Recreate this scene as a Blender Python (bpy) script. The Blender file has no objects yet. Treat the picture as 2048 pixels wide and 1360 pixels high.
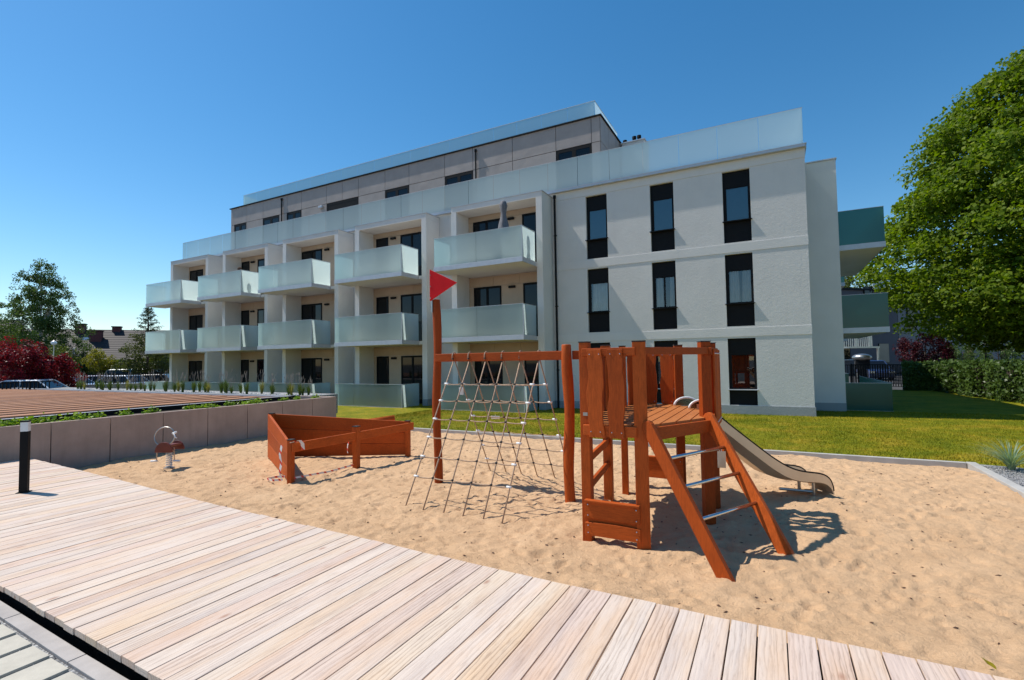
import bpy, math, random
import numpy as np
from mathutils import Vector, Matrix
R=random.Random(7)
RN=np.random.RandomState(11)
sc=bpy.context.scene
COL=sc.collection
rad=math.radians
ORG={}

# ------------------------------------------------------------------ helpers
def tag(o,label=None,cat=None,group=None,kind=None):
    if label: o['label']=label
    if cat: o['category']=cat
    if group: o['group']=group
    if kind: o['kind']=kind
    return o
def empty(name,loc,label,cat,group=None,rz=0):
    o=bpy.data.objects.new(name,None); COL.objects.link(o)
    o.location=loc; o.rotation_euler=(0,0,rz); o.empty_display_size=.2
    ORG[o.name]=Vector(loc)
    return tag(o,label,cat,group)
def link(name,me,mat,parent=None,smooth=False):
    o=bpy.data.objects.new(name,me); COL.objects.link(o)
    if mat: me.materials.append(mat)
    if parent is not None:
        g=ORG.get(parent.name,Vector((0,0,0)))
        o.parent=parent
        if g.length>0:
            me.transform(Matrix.Translation(-g))
        ORG[o.name]=g
    if smooth:
        me.polygons.foreach_set('use_smooth',[True]*len(me.polygons))
    return o
class MB:
    def __init__(s): s.v=[]; s.f=[]
    def add(s,vs,fs):
        n=len(s.v); s.v+= [tuple(p) for p in vs]; s.f+=[tuple(i+n for i in f) for f in fs]; return s
    def hexa(s,p):   # 8 pts bottom 4 ccw, top 4 ccw
        return s.add(p,[(0,3,2,1),(4,5,6,7),(0,1,5,4),(1,2,6,5),(2,3,7,6),(3,0,4,7)])
    def box(s,x0,x1,y0,y1,z0,z1):
        return s.hexa([(x0,y0,z0),(x1,y0,z0),(x1,y1,z0),(x0,y1,z0),(x0,y0,z1),(x1,y0,z1),(x1,y1,z1),(x0,y1,z1)])
    def sheet(s,x0,x1,y0,y1,z0,z1):   # one glass sheet along the longer side
        if x1-x0>y1-y0: y=(y0+y1)/2; return s.add([(x0,y,z0),(x1,y,z0),(x1,y,z1),(x0,y,z1)],[(0,1,2,3)])
        x=(x0+x1)/2; return s.add([(x,y0,z0),(x,y1,z0),(x,y1,z1),(x,y0,z1)],[(0,1,2,3)])
    def obox(s,c,sx,sy,z0,z1,a=0):   # box centred on c, rotated a about z
        ca,sa=math.cos(a),math.sin(a); q=[]
        for z in (z0,z1):
            for dx,dy in ((-1,-1),(1,-1),(1,1),(-1,1)):
                x=dx*sx/2; y=dy*sy/2; q.append((c[0]+x*ca-y*sa,c[1]+x*sa+y*ca,z))
        return s.hexa(q)
    def bar(s,a,b,w,h,up=(0,0,1)):  # rectangular bar from a to b, w sideways, h along up
        a=Vector(a);b=Vector(b);d=(b-a).normalized();u=Vector(up)
        r=d.cross(u).normalized();u=r.cross(d).normalized()
        q=[]
        for p in (a,b):
            for i,j in ((-1,-1),(1,-1),(1,1),(-1,1)): q.append(p+r*(i*w/2)+u*(j*h/2))
        return s.hexa([q[0],q[1],q[2],q[3],q[4],q[5],q[6],q[7]])
    def tube(s,path,r,n=8,cap=True,closed=False):
        P=[Vector(p) for p in path]; m=len(P)
        rr=r if isinstance(r,(list,tuple)) else [r]*m
        rings=[]; ref=Vector((0,0,1))
        t0=(P[1]-P[0]).normalized()
        if abs(t0.dot(ref))>.9: ref=Vector((1,0,0))
        u=t0.cross(ref).normalized()
        for i in range(m):
            if closed: t=(P[(i+1)%m]-P[i-1]).normalized()
            else: t=(P[min(i+1,m-1)]-P[max(i-1,0)]).normalized()
            u=(u-t*u.dot(t)).normalized(); v=t.cross(u)
            rings.append([P[i]+(u*math.cos(2*math.pi*k/n)+v*math.sin(2*math.pi*k/n))*rr[i] for k in range(n)])
        vs=[p for g in rings for p in g]; fs=[]
        for i in range(m if closed else m-1):
            j=(i+1)%m
            for k in range(n):
                l=(k+1)%n; fs.append((i*n+k,i*n+l,j*n+l,j*n+k))
        if cap and not closed:
            fs.append(tuple(range(n-1,-1,-1))); fs.append(tuple((m-1)*n+k for k in range(n)))
        return s.add(vs,fs)
    def prism(s,pts,off):  # polygon pts (3d) extruded by off
        n=len(pts); off=Vector(off); a=[Vector(p) for p in pts]; b=[p+off for p in a]
        return s.add(a+b,[tuple(range(n-1,-1,-1)),tuple(range(n,2*n))]+[(i,(i+1)%n,n+(i+1)%n,n+i) for i in range(n)])
    def loft(s,secs,close=False,caps=True):  # secs: list of equal-length profiles
        n=len(secs[0]); vs=[p for g in secs for p in g]; fs=[]
        for i in range(len(secs)-1):
            for k in range(n if close else n-1):
                l=(k+1)%n; fs.append((i*n+k,i*n+l,(i+1)*n+l,(i+1)*n+k))
        if caps and close:
            fs.append(tuple(range(n-1,-1,-1))); fs.append(tuple((len(secs)-1)*n+k for k in range(n)))
        return s.add(vs,fs)
    def sphere(s,c,r,nu=14,nv=8,sz=1.0):
        vs=[(c[0],c[1],c[2]+r*sz)]
        for i in range(1,nv):
            a=math.pi*i/nv
            for k in range(nu):
                b=2*math.pi*k/nu; vs.append((c[0]+r*math.sin(a)*math.cos(b),c[1]+r*math.sin(a)*math.sin(b),c[2]+r*sz*math.cos(a)))
        vs.append((c[0],c[1],c[2]-r*sz)); fs=[]
        for k in range(nu): fs.append((0,1+k,1+(k+1)%nu))
        for i in range(nv-2):
            for k in range(nu):
                a=1+i*nu; l=(k+1)%nu; fs.append((a+k,a+nu+k,a+nu+l,a+l))
        a=1+(nv-2)*nu
        for k in range(nu): fs.append((a+k,len(vs)-1,a+(k+1)%nu))
        return s.add(vs,fs)
    def build(s,name,mat,parent=None,smooth=False,bev=0,kind=None):
        me=bpy.data.meshes.new(name); me.from_pydata(s.v,[],s.f); me.update()
        o=link(name,me,mat,parent,smooth)
        if bev:
            m=o.modifiers.new('b','BEVEL'); m.width=bev; m.segments=2; m.limit_method='ANGLE'; m.angle_limit=rad(40)
        if kind: o['kind']=kind
        return o
def npmesh(name,V,nf,k,mat,parent=None,smooth=False):
    """V (nf*k,3) verts, each face k own verts"""
    me=bpy.data.meshes.new(name); V=np.asarray(V,dtype=np.float32)
    me.vertices.add(len(V)); me.vertices.foreach_set('co',V.ravel())
    me.loops.add(nf*k); me.loops.foreach_set('vertex_index',np.arange(nf*k,dtype=np.int32))
    me.polygons.add(nf); me.polygons.foreach_set('loop_start',np.arange(0,nf*k,k,dtype=np.int32))
    try: me.polygons.foreach_set('loop_total',np.full(nf,k,dtype=np.int32))
    except Exception: pass
    me.update(calc_edges=True); me.validate()
    return link(name,me,mat,parent,smooth)

# ------------------------------------------------------------------ materials
def mat_new(name):
    m=bpy.data.materials.new(name); m.use_nodes=True
    nt=m.node_tree; b=nt.nodes['Principled BSDF']
    return m,nt,b
def N(nt,t,**k):
    n=nt.nodes.new(t)
    for a,v in k.items():
        if a in n.inputs: n.inputs[a].default_value=v
        else: setattr(n,a,v)
    return n
def ramp(nt,src,stops):
    r=nt.nodes.new('ShaderNodeValToRGB'); e=r.color_ramp.elements
    while len(e)<len(stops): e.new(.5)
    for i,(p,c) in enumerate(stops):
        e[i].position=p; e[i].color=(*c,1) if len(c)==3 else c
    nt.links.new(src,r.inputs[0]); return r.outputs[0]
def noise(nt,scale,detail=4,rough=.55,vec=None,dist=0):
    n=nt.nodes.new('ShaderNodeTexNoise'); n.inputs['Scale'].default_value=scale; n.inputs['Detail'].default_value=detail
    n.inputs['Roughness'].default_value=rough; n.inputs['Distortion'].default_value=dist
    if vec is not None: nt.links.new(vec,n.inputs['Vector'])
    return n.outputs['Fac']
def coords(nt,scale=(1,1,1),kind='Object'):
    t=nt.nodes.new('ShaderNodeTexCoord'); m=nt.nodes.new('ShaderNodeMapping'); m.inputs['Scale'].default_value=scale
    nt.links.new(t.outputs[kind],m.inputs[0]); return m.outputs[0]
def bump(nt,b,src,strength=.3,dist=.01,prev=None):
    n=nt.nodes.new('ShaderNodeBump'); n.inputs['Strength'].default_value=strength; n.inputs['Distance'].default_value=dist
    nt.links.new(src,n.inputs['Height'])
    if prev is not None: nt.links.new(prev,n.inputs['Normal'])
    if b is not None: nt.links.new(n.outputs[0],b.inputs['Normal'])
    return n.outputs[0]
def mixc(nt,f,a,b,mode='MIX'):
    n=nt.nodes.new('ShaderNodeMix'); n.data_type='RGBA'; n.blend_type=mode
    for s,v in ((n.inputs[0],f),(n.inputs[6],a),(n.inputs[7],b)):
        if isinstance(v,bpy.types.NodeSocket): nt.links.new(v,s)
        elif isinstance(v,(tuple,list)): s.default_value=(*v,1) if len(v)==3 else v
        else: s.default_value=v
    return n.outputs[2]
def simple(name,col,rough=.6,metal=0,var=.12,scale=6,bmp=0,bscale=60,spec=.5):
    m,nt,b=mat_new(name); v=coords(nt)
    lo=tuple(c*(1-var) for c in col); hi=tuple(min(1,c*(1+var)) for c in col)
    nt.links.new(ramp(nt,noise(nt,scale,5,vec=v),[(.3,lo),(.7,hi)]),b.inputs['Base Color'])
    b.inputs['Roughness'].default_value=rough; b.inputs['Metallic'].default_value=metal
    b.inputs['Specular IOR Level'].default_value=spec
    if bmp: bump(nt,b,noise(nt,bscale,4,vec=v),bmp,.005)
    return m
M={}
def plaster(name,col,rel=1.0):
    m,nt,b=mat_new(name); v=coords(nt)
    c=ramp(nt,noise(nt,1.2,6,.6,v),[(.3,tuple(x*.95 for x in col)),(.7,tuple(x*1.03 for x in col))])
    # faint vertical weathering streaks
    s=noise(nt,1.0,4,.6,coords(nt,(5,5,.35)))
    c=mixc(nt,ramp(nt,s,[(.55,(0,0,0)),(.75,(.22,.22,.22))]),c,tuple(x*.86 for x in col))
    nt.links.new(c,b.inputs['Base Color']); b.inputs['Roughness'].default_value=.9; b.inputs['Specular IOR Level'].default_value=.2
    n1=bump(nt,None,noise(nt,13,5,.7,v),.36*rel,.02)
    bump(nt,b,noise(nt,38,5,.65,v),.6*rel,.009,n1)
    return m
M['plaster']=plaster('white_plaster',(.66,.63,.59))
M['plaster2']=plaster('smooth_plaster',(.68,.65,.61),.5)
M['socle']=plaster('grey_socle',(.33,.34,.34),1.2)
M['greyhouse']=plaster('mauve_render',(.16,.14,.15),.6)
M['greyhouse2']=plaster('light_mauve_render',(.30,.27,.27),.6)
M['cream']=plaster('ochre_render',(.55,.36,.17),.6)
M['concrete']=None
def concrete(name,col,sc_=1.0,streak=True):
    m,nt,b=mat_new(name); v=coords(nt)
    c=ramp(nt,noise(nt,1.6*sc_,7,.65,v),[(.3,tuple(x*.82 for x in col)),(.7,tuple(x*1.12 for x in col))])
    s=noise(nt,1,5,.6,coords(nt,(8,8,.8)))
    if streak: c=mixc(nt,ramp(nt,s,[(.5,(0,0,0)),(.75,(.35,.35,.35))]),c,tuple(x*.7 for x in col))
    # small air holes
    vo=nt.nodes.new('ShaderNodeTexVoronoi'); vo.inputs['Scale'].default_value=24*sc_; nt.links.new(v,vo.inputs['Vector'])
    c=mixc(nt,ramp(nt,vo.outputs['Distance'],[(.02,(.5,.5,.5)),(.05,(0,0,0))]),c,tuple(x*.45 for x in col))
    nt.links.new(c,b.inputs['Base Color']); b.inputs['Roughness'].default_value=.85; b.inputs['Specular IOR Level'].default_value=.3
    bump(nt,b,noise(nt,90,4,.6,v),.25,.004)
    return m
M['concrete']=concrete('wall_concrete',(.40,.30,.25))
M['kerb']=concrete('kerb_concrete',(.42,.40,.37),2,False)
M['slab']=concrete('paving_concrete',(.50,.455,.375),3,False)
M['border']=concrete('border_concrete',(.41,.37,.34),2,False)

def stained(name,col,gx=(1,1,1)):
    m,nt,b=mat_new(name); v=coords(nt,gx)
    c=ramp(nt,noise(nt,5,7,.65,v,1.5),[(.25,tuple(x*.62 for x in col)),(.55,col),(.8,tuple(min(1,x*1.25) for x in col))])
    k=nt.nodes.new('ShaderNodeTexVoronoi'); k.inputs['Scale'].default_value=2.3; nt.links.new(v,k.inputs['Vector'])
    c=mixc(nt,ramp(nt,k.outputs['Distance'],[(.03,(.75,.75,.75)),(.09,(0,0,0))]),c,tuple(x*.3 for x in col))
    oi=nt.nodes.new('ShaderNodeObjectInfo'); c=mixc(nt,1,c,ramp(nt,oi.outputs['Random'],[(0,(.68,.62,.58)),(.5,(.95,.93,.92)),(1,(1.15,1.2,1.35))]),'MULTIPLY')
    st_=noise(nt,2.2,6,.7,coords(nt,(1,1,1))); c=mixc(nt,ramp(nt,st_,[(.5,(0,0,0)),(.72,(.5,.5,.5))]),c,tuple(x*.45 for x in col))
    nt.links.new(c,b.inputs['Base Color']); b.inputs['Roughness'].default_value=.55; b.inputs['Specular IOR Level'].default_value=.16
    bump(nt,b,noise(nt,9,6,.6,v,1.2),.25,.004)
    return m
WC=(.47,.088,.013)
M['woodv']=stained('stained_wood_upright',WC,(14,14,1.2))
M['woodx']=stained('stained_wood_along_x',WC,(1.2,14,14))
M['woody']=stained('stained_wood_along_y',WC,(14,1.2,14))
M['woodplat']=stained('platform_wood',(.55,.20,.06),(6,6,6))
M['slat']=None
def decking(name,cols,slat=False,along='y'):
    m,nt,b=mat_new(name)
    geo=nt.nodes.new('ShaderNodeNewGeometry'); rnd=geo.outputs['Random Per Island']
    tc=nt.nodes.new('ShaderNodeTexCoord')
    vm=nt.nodes.new('ShaderNodeVectorMath'); vm.operation='MULTIPLY'; vm.inputs[1].default_value=(37.1,91.7,13.3)
    cb=nt.nodes.new('ShaderNodeCombineXYZ')
    for i in range(3): nt.links.new(rnd,cb.inputs[i])
    nt.links.new(cb.outputs[0],vm.inputs[0])
    va=nt.nodes.new('ShaderNodeVectorMath'); va.operation='ADD'; nt.links.new(tc.outputs['Object'],va.inputs[0]); nt.links.new(vm.outputs[0],va.inputs[1])
    def mp(s):
        q=nt.nodes.new('ShaderNodeMapping'); q.inputs['Scale'].default_value=s; nt.links.new(va.outputs[0],q.inputs[0]); return q.outputs[0]
    base=ramp(nt,rnd,[(i/(len(cols)-1),c) for i,c in enumerate(cols)])
    # growth rings: distorted wave across the board
    w=nt.nodes.new('ShaderNodeTexWave'); w.wave_type='RINGS'; w.rings_direction='Y'
    w.inputs['Scale'].default_value=7.5; w.inputs['Distortion'].default_value=9; w.inputs['Detail'].default_value=4; w.inputs['Detail Scale'].default_value=1.1; w.inputs['Detail Roughness'].default_value=.55
    nt.links.new(mp((1.6,.22,1.6)),w.inputs['Vector'])
    f1=noise(nt,4,8,.7,mp((22,1.1,22)),.6)
    grain=ramp(nt,w.outputs['Fac'],[(.0,(.55,.5,.47)),(.22,(.92,.91,.9)),(1,(1,1,1))])
    fine=ramp(nt,f1,[(.3,(.58,.54,.52)),(.48,(.93,.92,.92)),(.75,(1.0,1.0,1.0))])
    amt=ramp(nt,noise(nt,1.1,3,.5,mp((1,.6,1))),[(.38,(.08,.08,.08)),(.68,(.70,.70,.70))])
    c=mixc(nt,amt,base,grain,'MULTIPLY')
    c=mixc(nt,.8,c,fine,'MULTIPLY')
    warm=ramp(nt,noise(nt,1.6,5,.6,mp((3,.55,3))),[(.45,(1,1,1)),(.68,(1.0,.86,.70))])
    c=mixc(nt,.8,c,warm,'MULTIPLY')
    cool=ramp(nt,noise(nt,1.3,4,.6,mp((5,.5,5))),[(.5,(1,1,1)),(.74,(.80,.80,.84))])
    c=mixc(nt,.9,c,cool,'MULTIPLY')
    kn=nt.nodes.new('ShaderNodeTexVoronoi'); kn.inputs['Scale'].default_value=2.6; nt.links.new(mp((1.7,.8,1.7)),kn.inputs['Vector'])
    c=mixc(nt,ramp(nt,kn.outputs['Distance'],[(.025,(.75,.75,.75)),(.07,(.35,.35,.35)),(.11,(0,0,0))]),c,(.34,.17,.11))
    nt.links.new(c,b.inputs['Base Color']); b.inputs['Roughness'].default_value=.75; b.inputs['Specular IOR Level'].default_value=.25
    n1=bump(nt,None,w.outputs['Fac'],.12,.004)
    bump(nt,b,f1,.4,.004,n1)
    return m
M['deck']=decking('weathered_larch',[(0.649, 0.516, 0.418), (0.676, 0.561, 0.467), (0.645, 0.502, 0.418), (0.69, 0.556, 0.426), (0.636, 0.529, 0.449), (0.69, 0.57, 0.472), (0.663, 0.516, 0.431), (0.672, 0.565, 0.476), (0.636, 0.493, 0.409), (0.681, 0.547, 0.435), (0.622, 0.52, 0.445), (0.685, 0.57, 0.476)])
M['slat']=decking('brown_slats',[(.36,.17,.09),(.44,.22,.12),(.33,.16,.09),(.42,.20,.10)])
M['black']=simple('black_metal',(.005,.005,.006),.65,0,.2,spec=.2)
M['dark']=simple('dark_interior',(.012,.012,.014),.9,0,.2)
M['rubber']=simple('black_rubber',(.02,.02,.02),.8)
M['grey_metal']=simple('grey_sheet_metal',(.50,.51,.54),.45,.3,.06)
M['membrane']=simple('brown_roofing_membrane',(.13,.065,.045),.85,0,.2,3)
M['steel']=simple('brushed_steel',(.62,.60,.58),.22,1,.05,8,.05,80)
M['galv']=simple('galvanised_steel',(.46,.43,.40),.38,1,.12)
M['slide']=None
m,nt,b=mat_new('slide_steel'); v=coords(nt,(1,1,1))
nt.links.new(ramp(nt,noise(nt,3,5,vec=v),[(.3,(.60,.48,.36)),(.7,(.68,.56,.43))]),b.inputs['Base Color']); b.inputs['Metallic'].default_value=.7; b.inputs['Roughness'].default_value=.45
bump(nt,b,noise(nt,4,2,vec=v),.1,.02); M['slide']=m
M['mirror']=simple('grass_reflection_steel',(.14,.14,.12),.25,1,.05,8)  # dark olive base paints the grass mirrored in the slide's steel cheeks
M['white']=simple('white_plastic',(.78,.78,.77),.4)
M['offwhite']=simple('white_metal',(.70,.71,.70),.5)
M['red']=simple('red_paint',(.58,.008,.012),.55,0,.08,spec=.15)
M['redplate']=simple('rider_red',(.15,.028,.018),.4)
M['rope']=simple('beige_rope',(.40,.27,.18),.85,0,.25,40,.6,220)
M['tan']=simple('tan_cladding',(.46,.33,.23),.6,0,.06,2)
M['mauve']=None
m,nt,b=mat_new('fibre_cement_panel'); v=coords(nt)
g=nt.nodes.new('ShaderNodeNewGeometry')
c=ramp(nt,noise(nt,1.5,6,.6,v),[(.3,(.34,.28,.245)),(.7,(.41,.34,.30))])
c=mixc(nt,.5,c,ramp(nt,g.outputs['Random Per Island'],[(0,(.82,.82,.82)),(1,(1,1,1))]),'MULTIPLY')
nt.links.new(c,b.inputs['Base Color']); b.inputs['Roughness'].default_value=.55
bump(nt,b,noise(nt,1.4,2,vec=v),.25,.08); M['mauve']=m
def frosted(name,tint,tr=.12):
    m,nt,b=mat_new(name); nt.nodes.remove(b); out=nt.nodes['Material Output']
    d=N(nt,'ShaderNodeBsdfDiffuse'); d.inputs[0].default_value=(*[x*.62 for x in tint],1)
    t=N(nt,'ShaderNodeBsdfTranslucent'); t.inputs[0].default_value=(*tint,1)
    gl=N(nt,'ShaderNodeBsdfGlossy'); gl.inputs['Roughness'].default_value=.16; gl.inputs[0].default_value=(.9,.97,.97,1)
    tp=N(nt,'ShaderNodeBsdfTransparent'); tp.inputs[0].default_value=(*[min(1,x*1.15) for x in tint],1)
    a=N(nt,'ShaderNodeMixShader'); a.inputs[0].default_value=.70; nt.links.new(d.outputs[0],a.inputs[1]); nt.links.new(t.outputs[0],a.inputs[2])
    e=N(nt,'ShaderNodeMixShader'); e.inputs[0].default_value=tr; nt.links.new(a.outputs[0],e.inputs[1]); nt.links.new(tp.outputs[0],e.inputs[2])
    fr=N(nt,'ShaderNodeFresnel'); fr.inputs[0].default_value=1.5
    f=N(nt,'ShaderNodeMixShader'); nt.links.new(fr.outputs[0],f.inputs[0]); nt.links.new(e.outputs[0],f.inputs[1]); nt.links.new(gl.outputs[0],f.inputs[2])
    nt.links.new(f.outputs[0],out.inputs[0]); return m
M['frost']=frosted('frosted_glass',(.68,.85,.86),.22)
M['frostdark']=frosted('green_frosted_glass',(.08,.26,.20),.1)
def glass(name,spec=.12,tint=(.75,.8,.8)):
    m,nt,b=mat_new(name); nt.nodes.remove(b); out=nt.nodes['Material Output']
    gl=N(nt,'ShaderNodeBsdfGlossy'); gl.inputs['Roughness'].default_value=.01
    tp=N(nt,'ShaderNodeBsdfTransparent'); tp.inputs[0].default_value=(*tint,1)
    lw=N(nt,'ShaderNodeFresnel'); lw.inputs[0].default_value=1.5
    ad=N(nt,'ShaderNodeMath'); ad.operation='ADD'; ad.inputs[1].default_value=spec; nt.links.new(lw.outputs[0],ad.inputs[0])
    f=N(nt,'ShaderNodeMixShader'); nt.links.new(ad.outputs[0],f.inputs[0]); nt.links.new(tp.outputs[0],f.inputs[1]); nt.links.new(gl.outputs[0],f.inputs[2])
    nt.links.new(f.outputs[0],out.inputs[0]); return m
M['glass']=glass('window_glass',.10)
M['glassdark']=None
m,nt,b=mat_new('dark_door_glass'); b.inputs['Base Color'].default_value=(.006,.007,.009,1); b.inputs['Roughness'].default_value=.03; b.inputs['Specular IOR Level'].default_value=.35; M['glassdark']=m
M['curtain']=simple('pale_curtain',(.55,.56,.55),.9,0,.1,5)
M['blind']=simple('sky_reflection_blind',(.05,.20,.31),.7,0,.05,5)  # deep blue puts the sky's reflection in the top-floor panes into the blind colour
def leafmat(name,cols,trans=.35,gloss=.45):
    m,nt,b=mat_new(name); out=nt.nodes['Material Output']
    g=nt.nodes.new('ShaderNodeNewGeometry')
    c=ramp(nt,g.outputs['Random Per Island'],[(i/(len(cols)-1),x) for i,x in enumerate(cols)])
    big=ramp(nt,noise(nt,.7,3,.5,coords(nt)),[(.35,(.8,.8,.8)),(.65,(1.15,1.1,1.0))])
    c=mixc(nt,1,c,big,'MULTIPLY')
    nt.links.new(c,b.inputs['Base Color']); b.inputs['Roughness'].default_value=gloss; b.inputs['Specular IOR Level'].default_value=.2
    t=N(nt,'ShaderNodeBsdfTranslucent'); tc=mixc(nt,1,c,(1.5,1.6,.7),'MULTIPLY'); nt.links.new(tc,t.inputs[0])
    mx=N(nt,'ShaderNodeMixShader'); mx.inputs[0].default_value=trans
    nt.links.new(b.outputs[0],mx.inputs[1]); nt.links.new(t.outputs[0],mx.inputs[2]); nt.links.new(mx.outputs[0],out.inputs[0]); return m
M['maple']=leafmat('maple_leaves',[(.075,.13,.004),(.14,.205,.005),(.09,.155,.005),(.21,.26,.010)],.42,.6)
M['birch']=leafmat('birch_leaves',[(.055,.10,.028),(.09,.14,.04),(.07,.115,.035)])
M['olive']=leafmat('olive_leaves',[(.05,.065,.015),(.08,.09,.02),(.06,.08,.02)])
M['bush']=leafmat('bush_leaves',[(.06,.09,.02),(.12,.14,.03),(.09,.12,.03)])
M['gold']=leafmat('golden_leaves',[(.16,.16,.01),(.28,.24,.015),(.12,.14,.02)])
M['plum']=leafmat('purple_leaves',[(.13,.008,.018),(.26,.014,.032),(.08,.006,.015)],.35)
M['plumdark']=leafmat('dark_purple_leaves',[(.045,.006,.012),(.08,.010,.018),(.03,.005,.01)],.25)
M['laurel']=leafmat('laurel_leaves',[(.045,.085,.018),(.08,.13,.025),(.06,.10,.02)],.2,.38)
M['needles']=leafmat('conifer_needles',[(.025,.05,.02),(.04,.07,.03)],.15)
M['reed']=leafmat('reed_blades',[(.06,.11,.02),(.12,.17,.045),(.05,.09,.02)],.3)
M['straw']=leafmat('yellow_reed_blades',[(.24,.24,.05),(.34,.31,.10),(.2,.2,.05)],.3)
M['plume']=simple('seed_heads',(.42,.34,.27),.9)
M['bluegrass']=leafmat('blue_grass_blades',[(.16,.26,.17),(.26,.36,.25),(.34,.38,.24)],.3)
M['cover']=leafmat('ground_cover_leaves',[(.10,.22,.02),(.25,.34,.04),(.16,.28,.03)],.35)
M['bark']=simple('tree_bark',(.07,.05,.04),.95,0,.3,12,.8,30)
M['birchbark']=simple('birch_bark',(.45,.43,.40),.9,0,.4,6,.5,30)
M['grass']=None
def grassmat(name,blade):
    m,nt,b=mat_new(name); v=coords(nt)
    c1=ramp(nt,noise(nt,1.1,6,.65,v),[(.34,(.135,.16,.004)),(.5,(.205,.20,.006)),(.66,(.32,.245,.018))])
    c2=ramp(nt,noise(nt,9,5,.7,v),[(.35,(.75,.75,.7)),(.65,(1.15,1.12,1.0))])
    c=mixc(nt,1,c1,c2,'MULTIPLY')
    if blade:
        g=nt.nodes.new('ShaderNodeNewGeometry'); c=mixc(nt,1,c,ramp(nt,g.outputs['Random Per Island'],[(0,(.7,.75,.7)),(.6,(1.1,1.1,1)),(.93,(1.25,1.15,.9)),(1,(2.0,1.5,1.2))]),'MULTIPLY')
    nt.links.new(c,b.inputs['Base Color']); b.inputs['Roughness'].default_value=.7; b.inputs['Specular IOR Level'].default_value=.15
    if not blade: bump(nt,b,noise(nt,60,6,.7,v),.8,.03)
    return m
M['lawn']=grassmat('lawn_turf',False); M['blade']=grassmat('grass_blades',True)
# sand
m,nt,b=mat_new('play_sand'); v=coords(nt)
c=ramp(nt,noise(nt,2.2,7,.6,v),[(.3,(.545,.35,.20)),(.55,(.62,.405,.235)),(.75,(.67,.445,.265))])
c=mixc(nt,1,c,ramp(nt,noise(nt,260,3,.7,v),[(.3,(.74,.70,.66)),(.55,(1,1,1)),(.75,(1.12,1.12,1.12))]),'MULTIPLY')
c=mixc(nt,ramp(nt,noise(nt,34,6,.75,v),[(.62,(0,0,0)),(.70,(.6,.6,.6))]),c,(.24,.13,.07))  # dark noise patches paint the shade of small dimples into the sand
nt.links.new(c,b.inputs['Base Color']); b.inputs['Roughness'].default_value=.95; b.inputs['Specular IOR Level'].default_value=.15
n1=bump(nt,None,noise(nt,26,6,.68,v,.4),.8,.032)
bump(nt,b,noise(nt,190,4,.7,v),.5,.006,n1); M['sand']=m
# gravel
def gravelmat(name,lo,hi):
    m,nt,b=mat_new(name); v=coords(nt); vo=nt.nodes.new('ShaderNodeTexVoronoi'); vo.inputs['Scale'].default_value=48; nt.links.new(v,vo.inputs['Vector'])
    sh=nt.nodes.new('ShaderNodeSeparateColor'); nt.links.new(vo.outputs['Color'],sh.inputs[0])
    nt.links.new(ramp(nt,sh.outputs[0],[(0,lo),(1,hi)]),b.inputs['Base Color']); b.inputs['Roughness'].default_value=.85
    bump(nt,b,vo.outputs['Distance'],1,.02); return m
M['gravel']=gravelmat('grey_gravel',(.12,.12,.125),(.46,.46,.46))
M['whitestone']=simple('white_pebble',(.6,.58,.55),.8)
M['stone']=gravelmat('stones',(.16,.15,.15),(.5,.48,.46))
M['asphalt']=simple('asphalt',(.06,.06,.062),.9,0,.25,3,.4,120)
M['earth']=simple('dark_earth',(.05,.035,.025),.95,0,.3,8,.6,40)
def rooftile(name,col):
    m,nt,b=mat_new(name); v=coords(nt)
    w=nt.nodes.new('ShaderNodeTexWave'); w.bands_direction='Z'; w.inputs['Scale'].default_value=1.25; w.inputs['Distortion'].default_value=.3; w.inputs['Detail'].default_value=2
    nt.links.new(v,w.inputs['Vector'])
    c=mixc(nt,1,ramp(nt,noise(nt,1.5,5,.6,v),[(.3,tuple(x*.75 for x in col)),(.7,tuple(x*1.2 for x in col))]),ramp(nt,w.outputs['Fac'],[(.0,(.55,.55,.55)),(.3,(1,1,1)),(1,(1.1,1.1,1.1))]),'MULTIPLY')
    nt.links.new(c,b.inputs['Base Color']); b.inputs['Roughness'].default_value=.7; bump(nt,b,w.outputs['Fac'],.6,.05); return m
M['tiles']=rooftile('dark_roof_tiles',(.035,.024,.022))
M['brick']=simple('dark_red_brick',(.12,.03,.03),.8,0,.2,10)
M['greencar']=None
def paint(name,col,met=.0):
    m,nt,b=mat_new(name); b.inputs['Base Color'].default_value=(*col,1); b.inputs['Roughness'].default_value=.25; b.inputs['Coat Weight'].default_value=.8; b.inputs['Metallic'].default_value=met; return m
M['fabric']=simple('grey_parasol_cloth',(.17,.17,.185),.85,0,.15,12,.3,90)
M['tape']=None
m,nt,b=mat_new('red_white_tape'); v=coords(nt); w=nt.nodes.new('ShaderNodeTexWave'); w.bands_direction='DIAGONAL'; w.inputs['Scale'].default_value=4; nt.links.new(v,w.inputs['Vector'])
nt.links.new(ramp(nt,w.outputs['Fac'],[(.72,(.75,.72,.68)),(.76,(.7,.06,.04))]),b.inputs['Base Color']); b.inputs['Roughness'].default_value=.5; M['tape']=m
M['globe']=simple('opal_globe',(.85,.85,.85),.3,0,.02)

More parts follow.
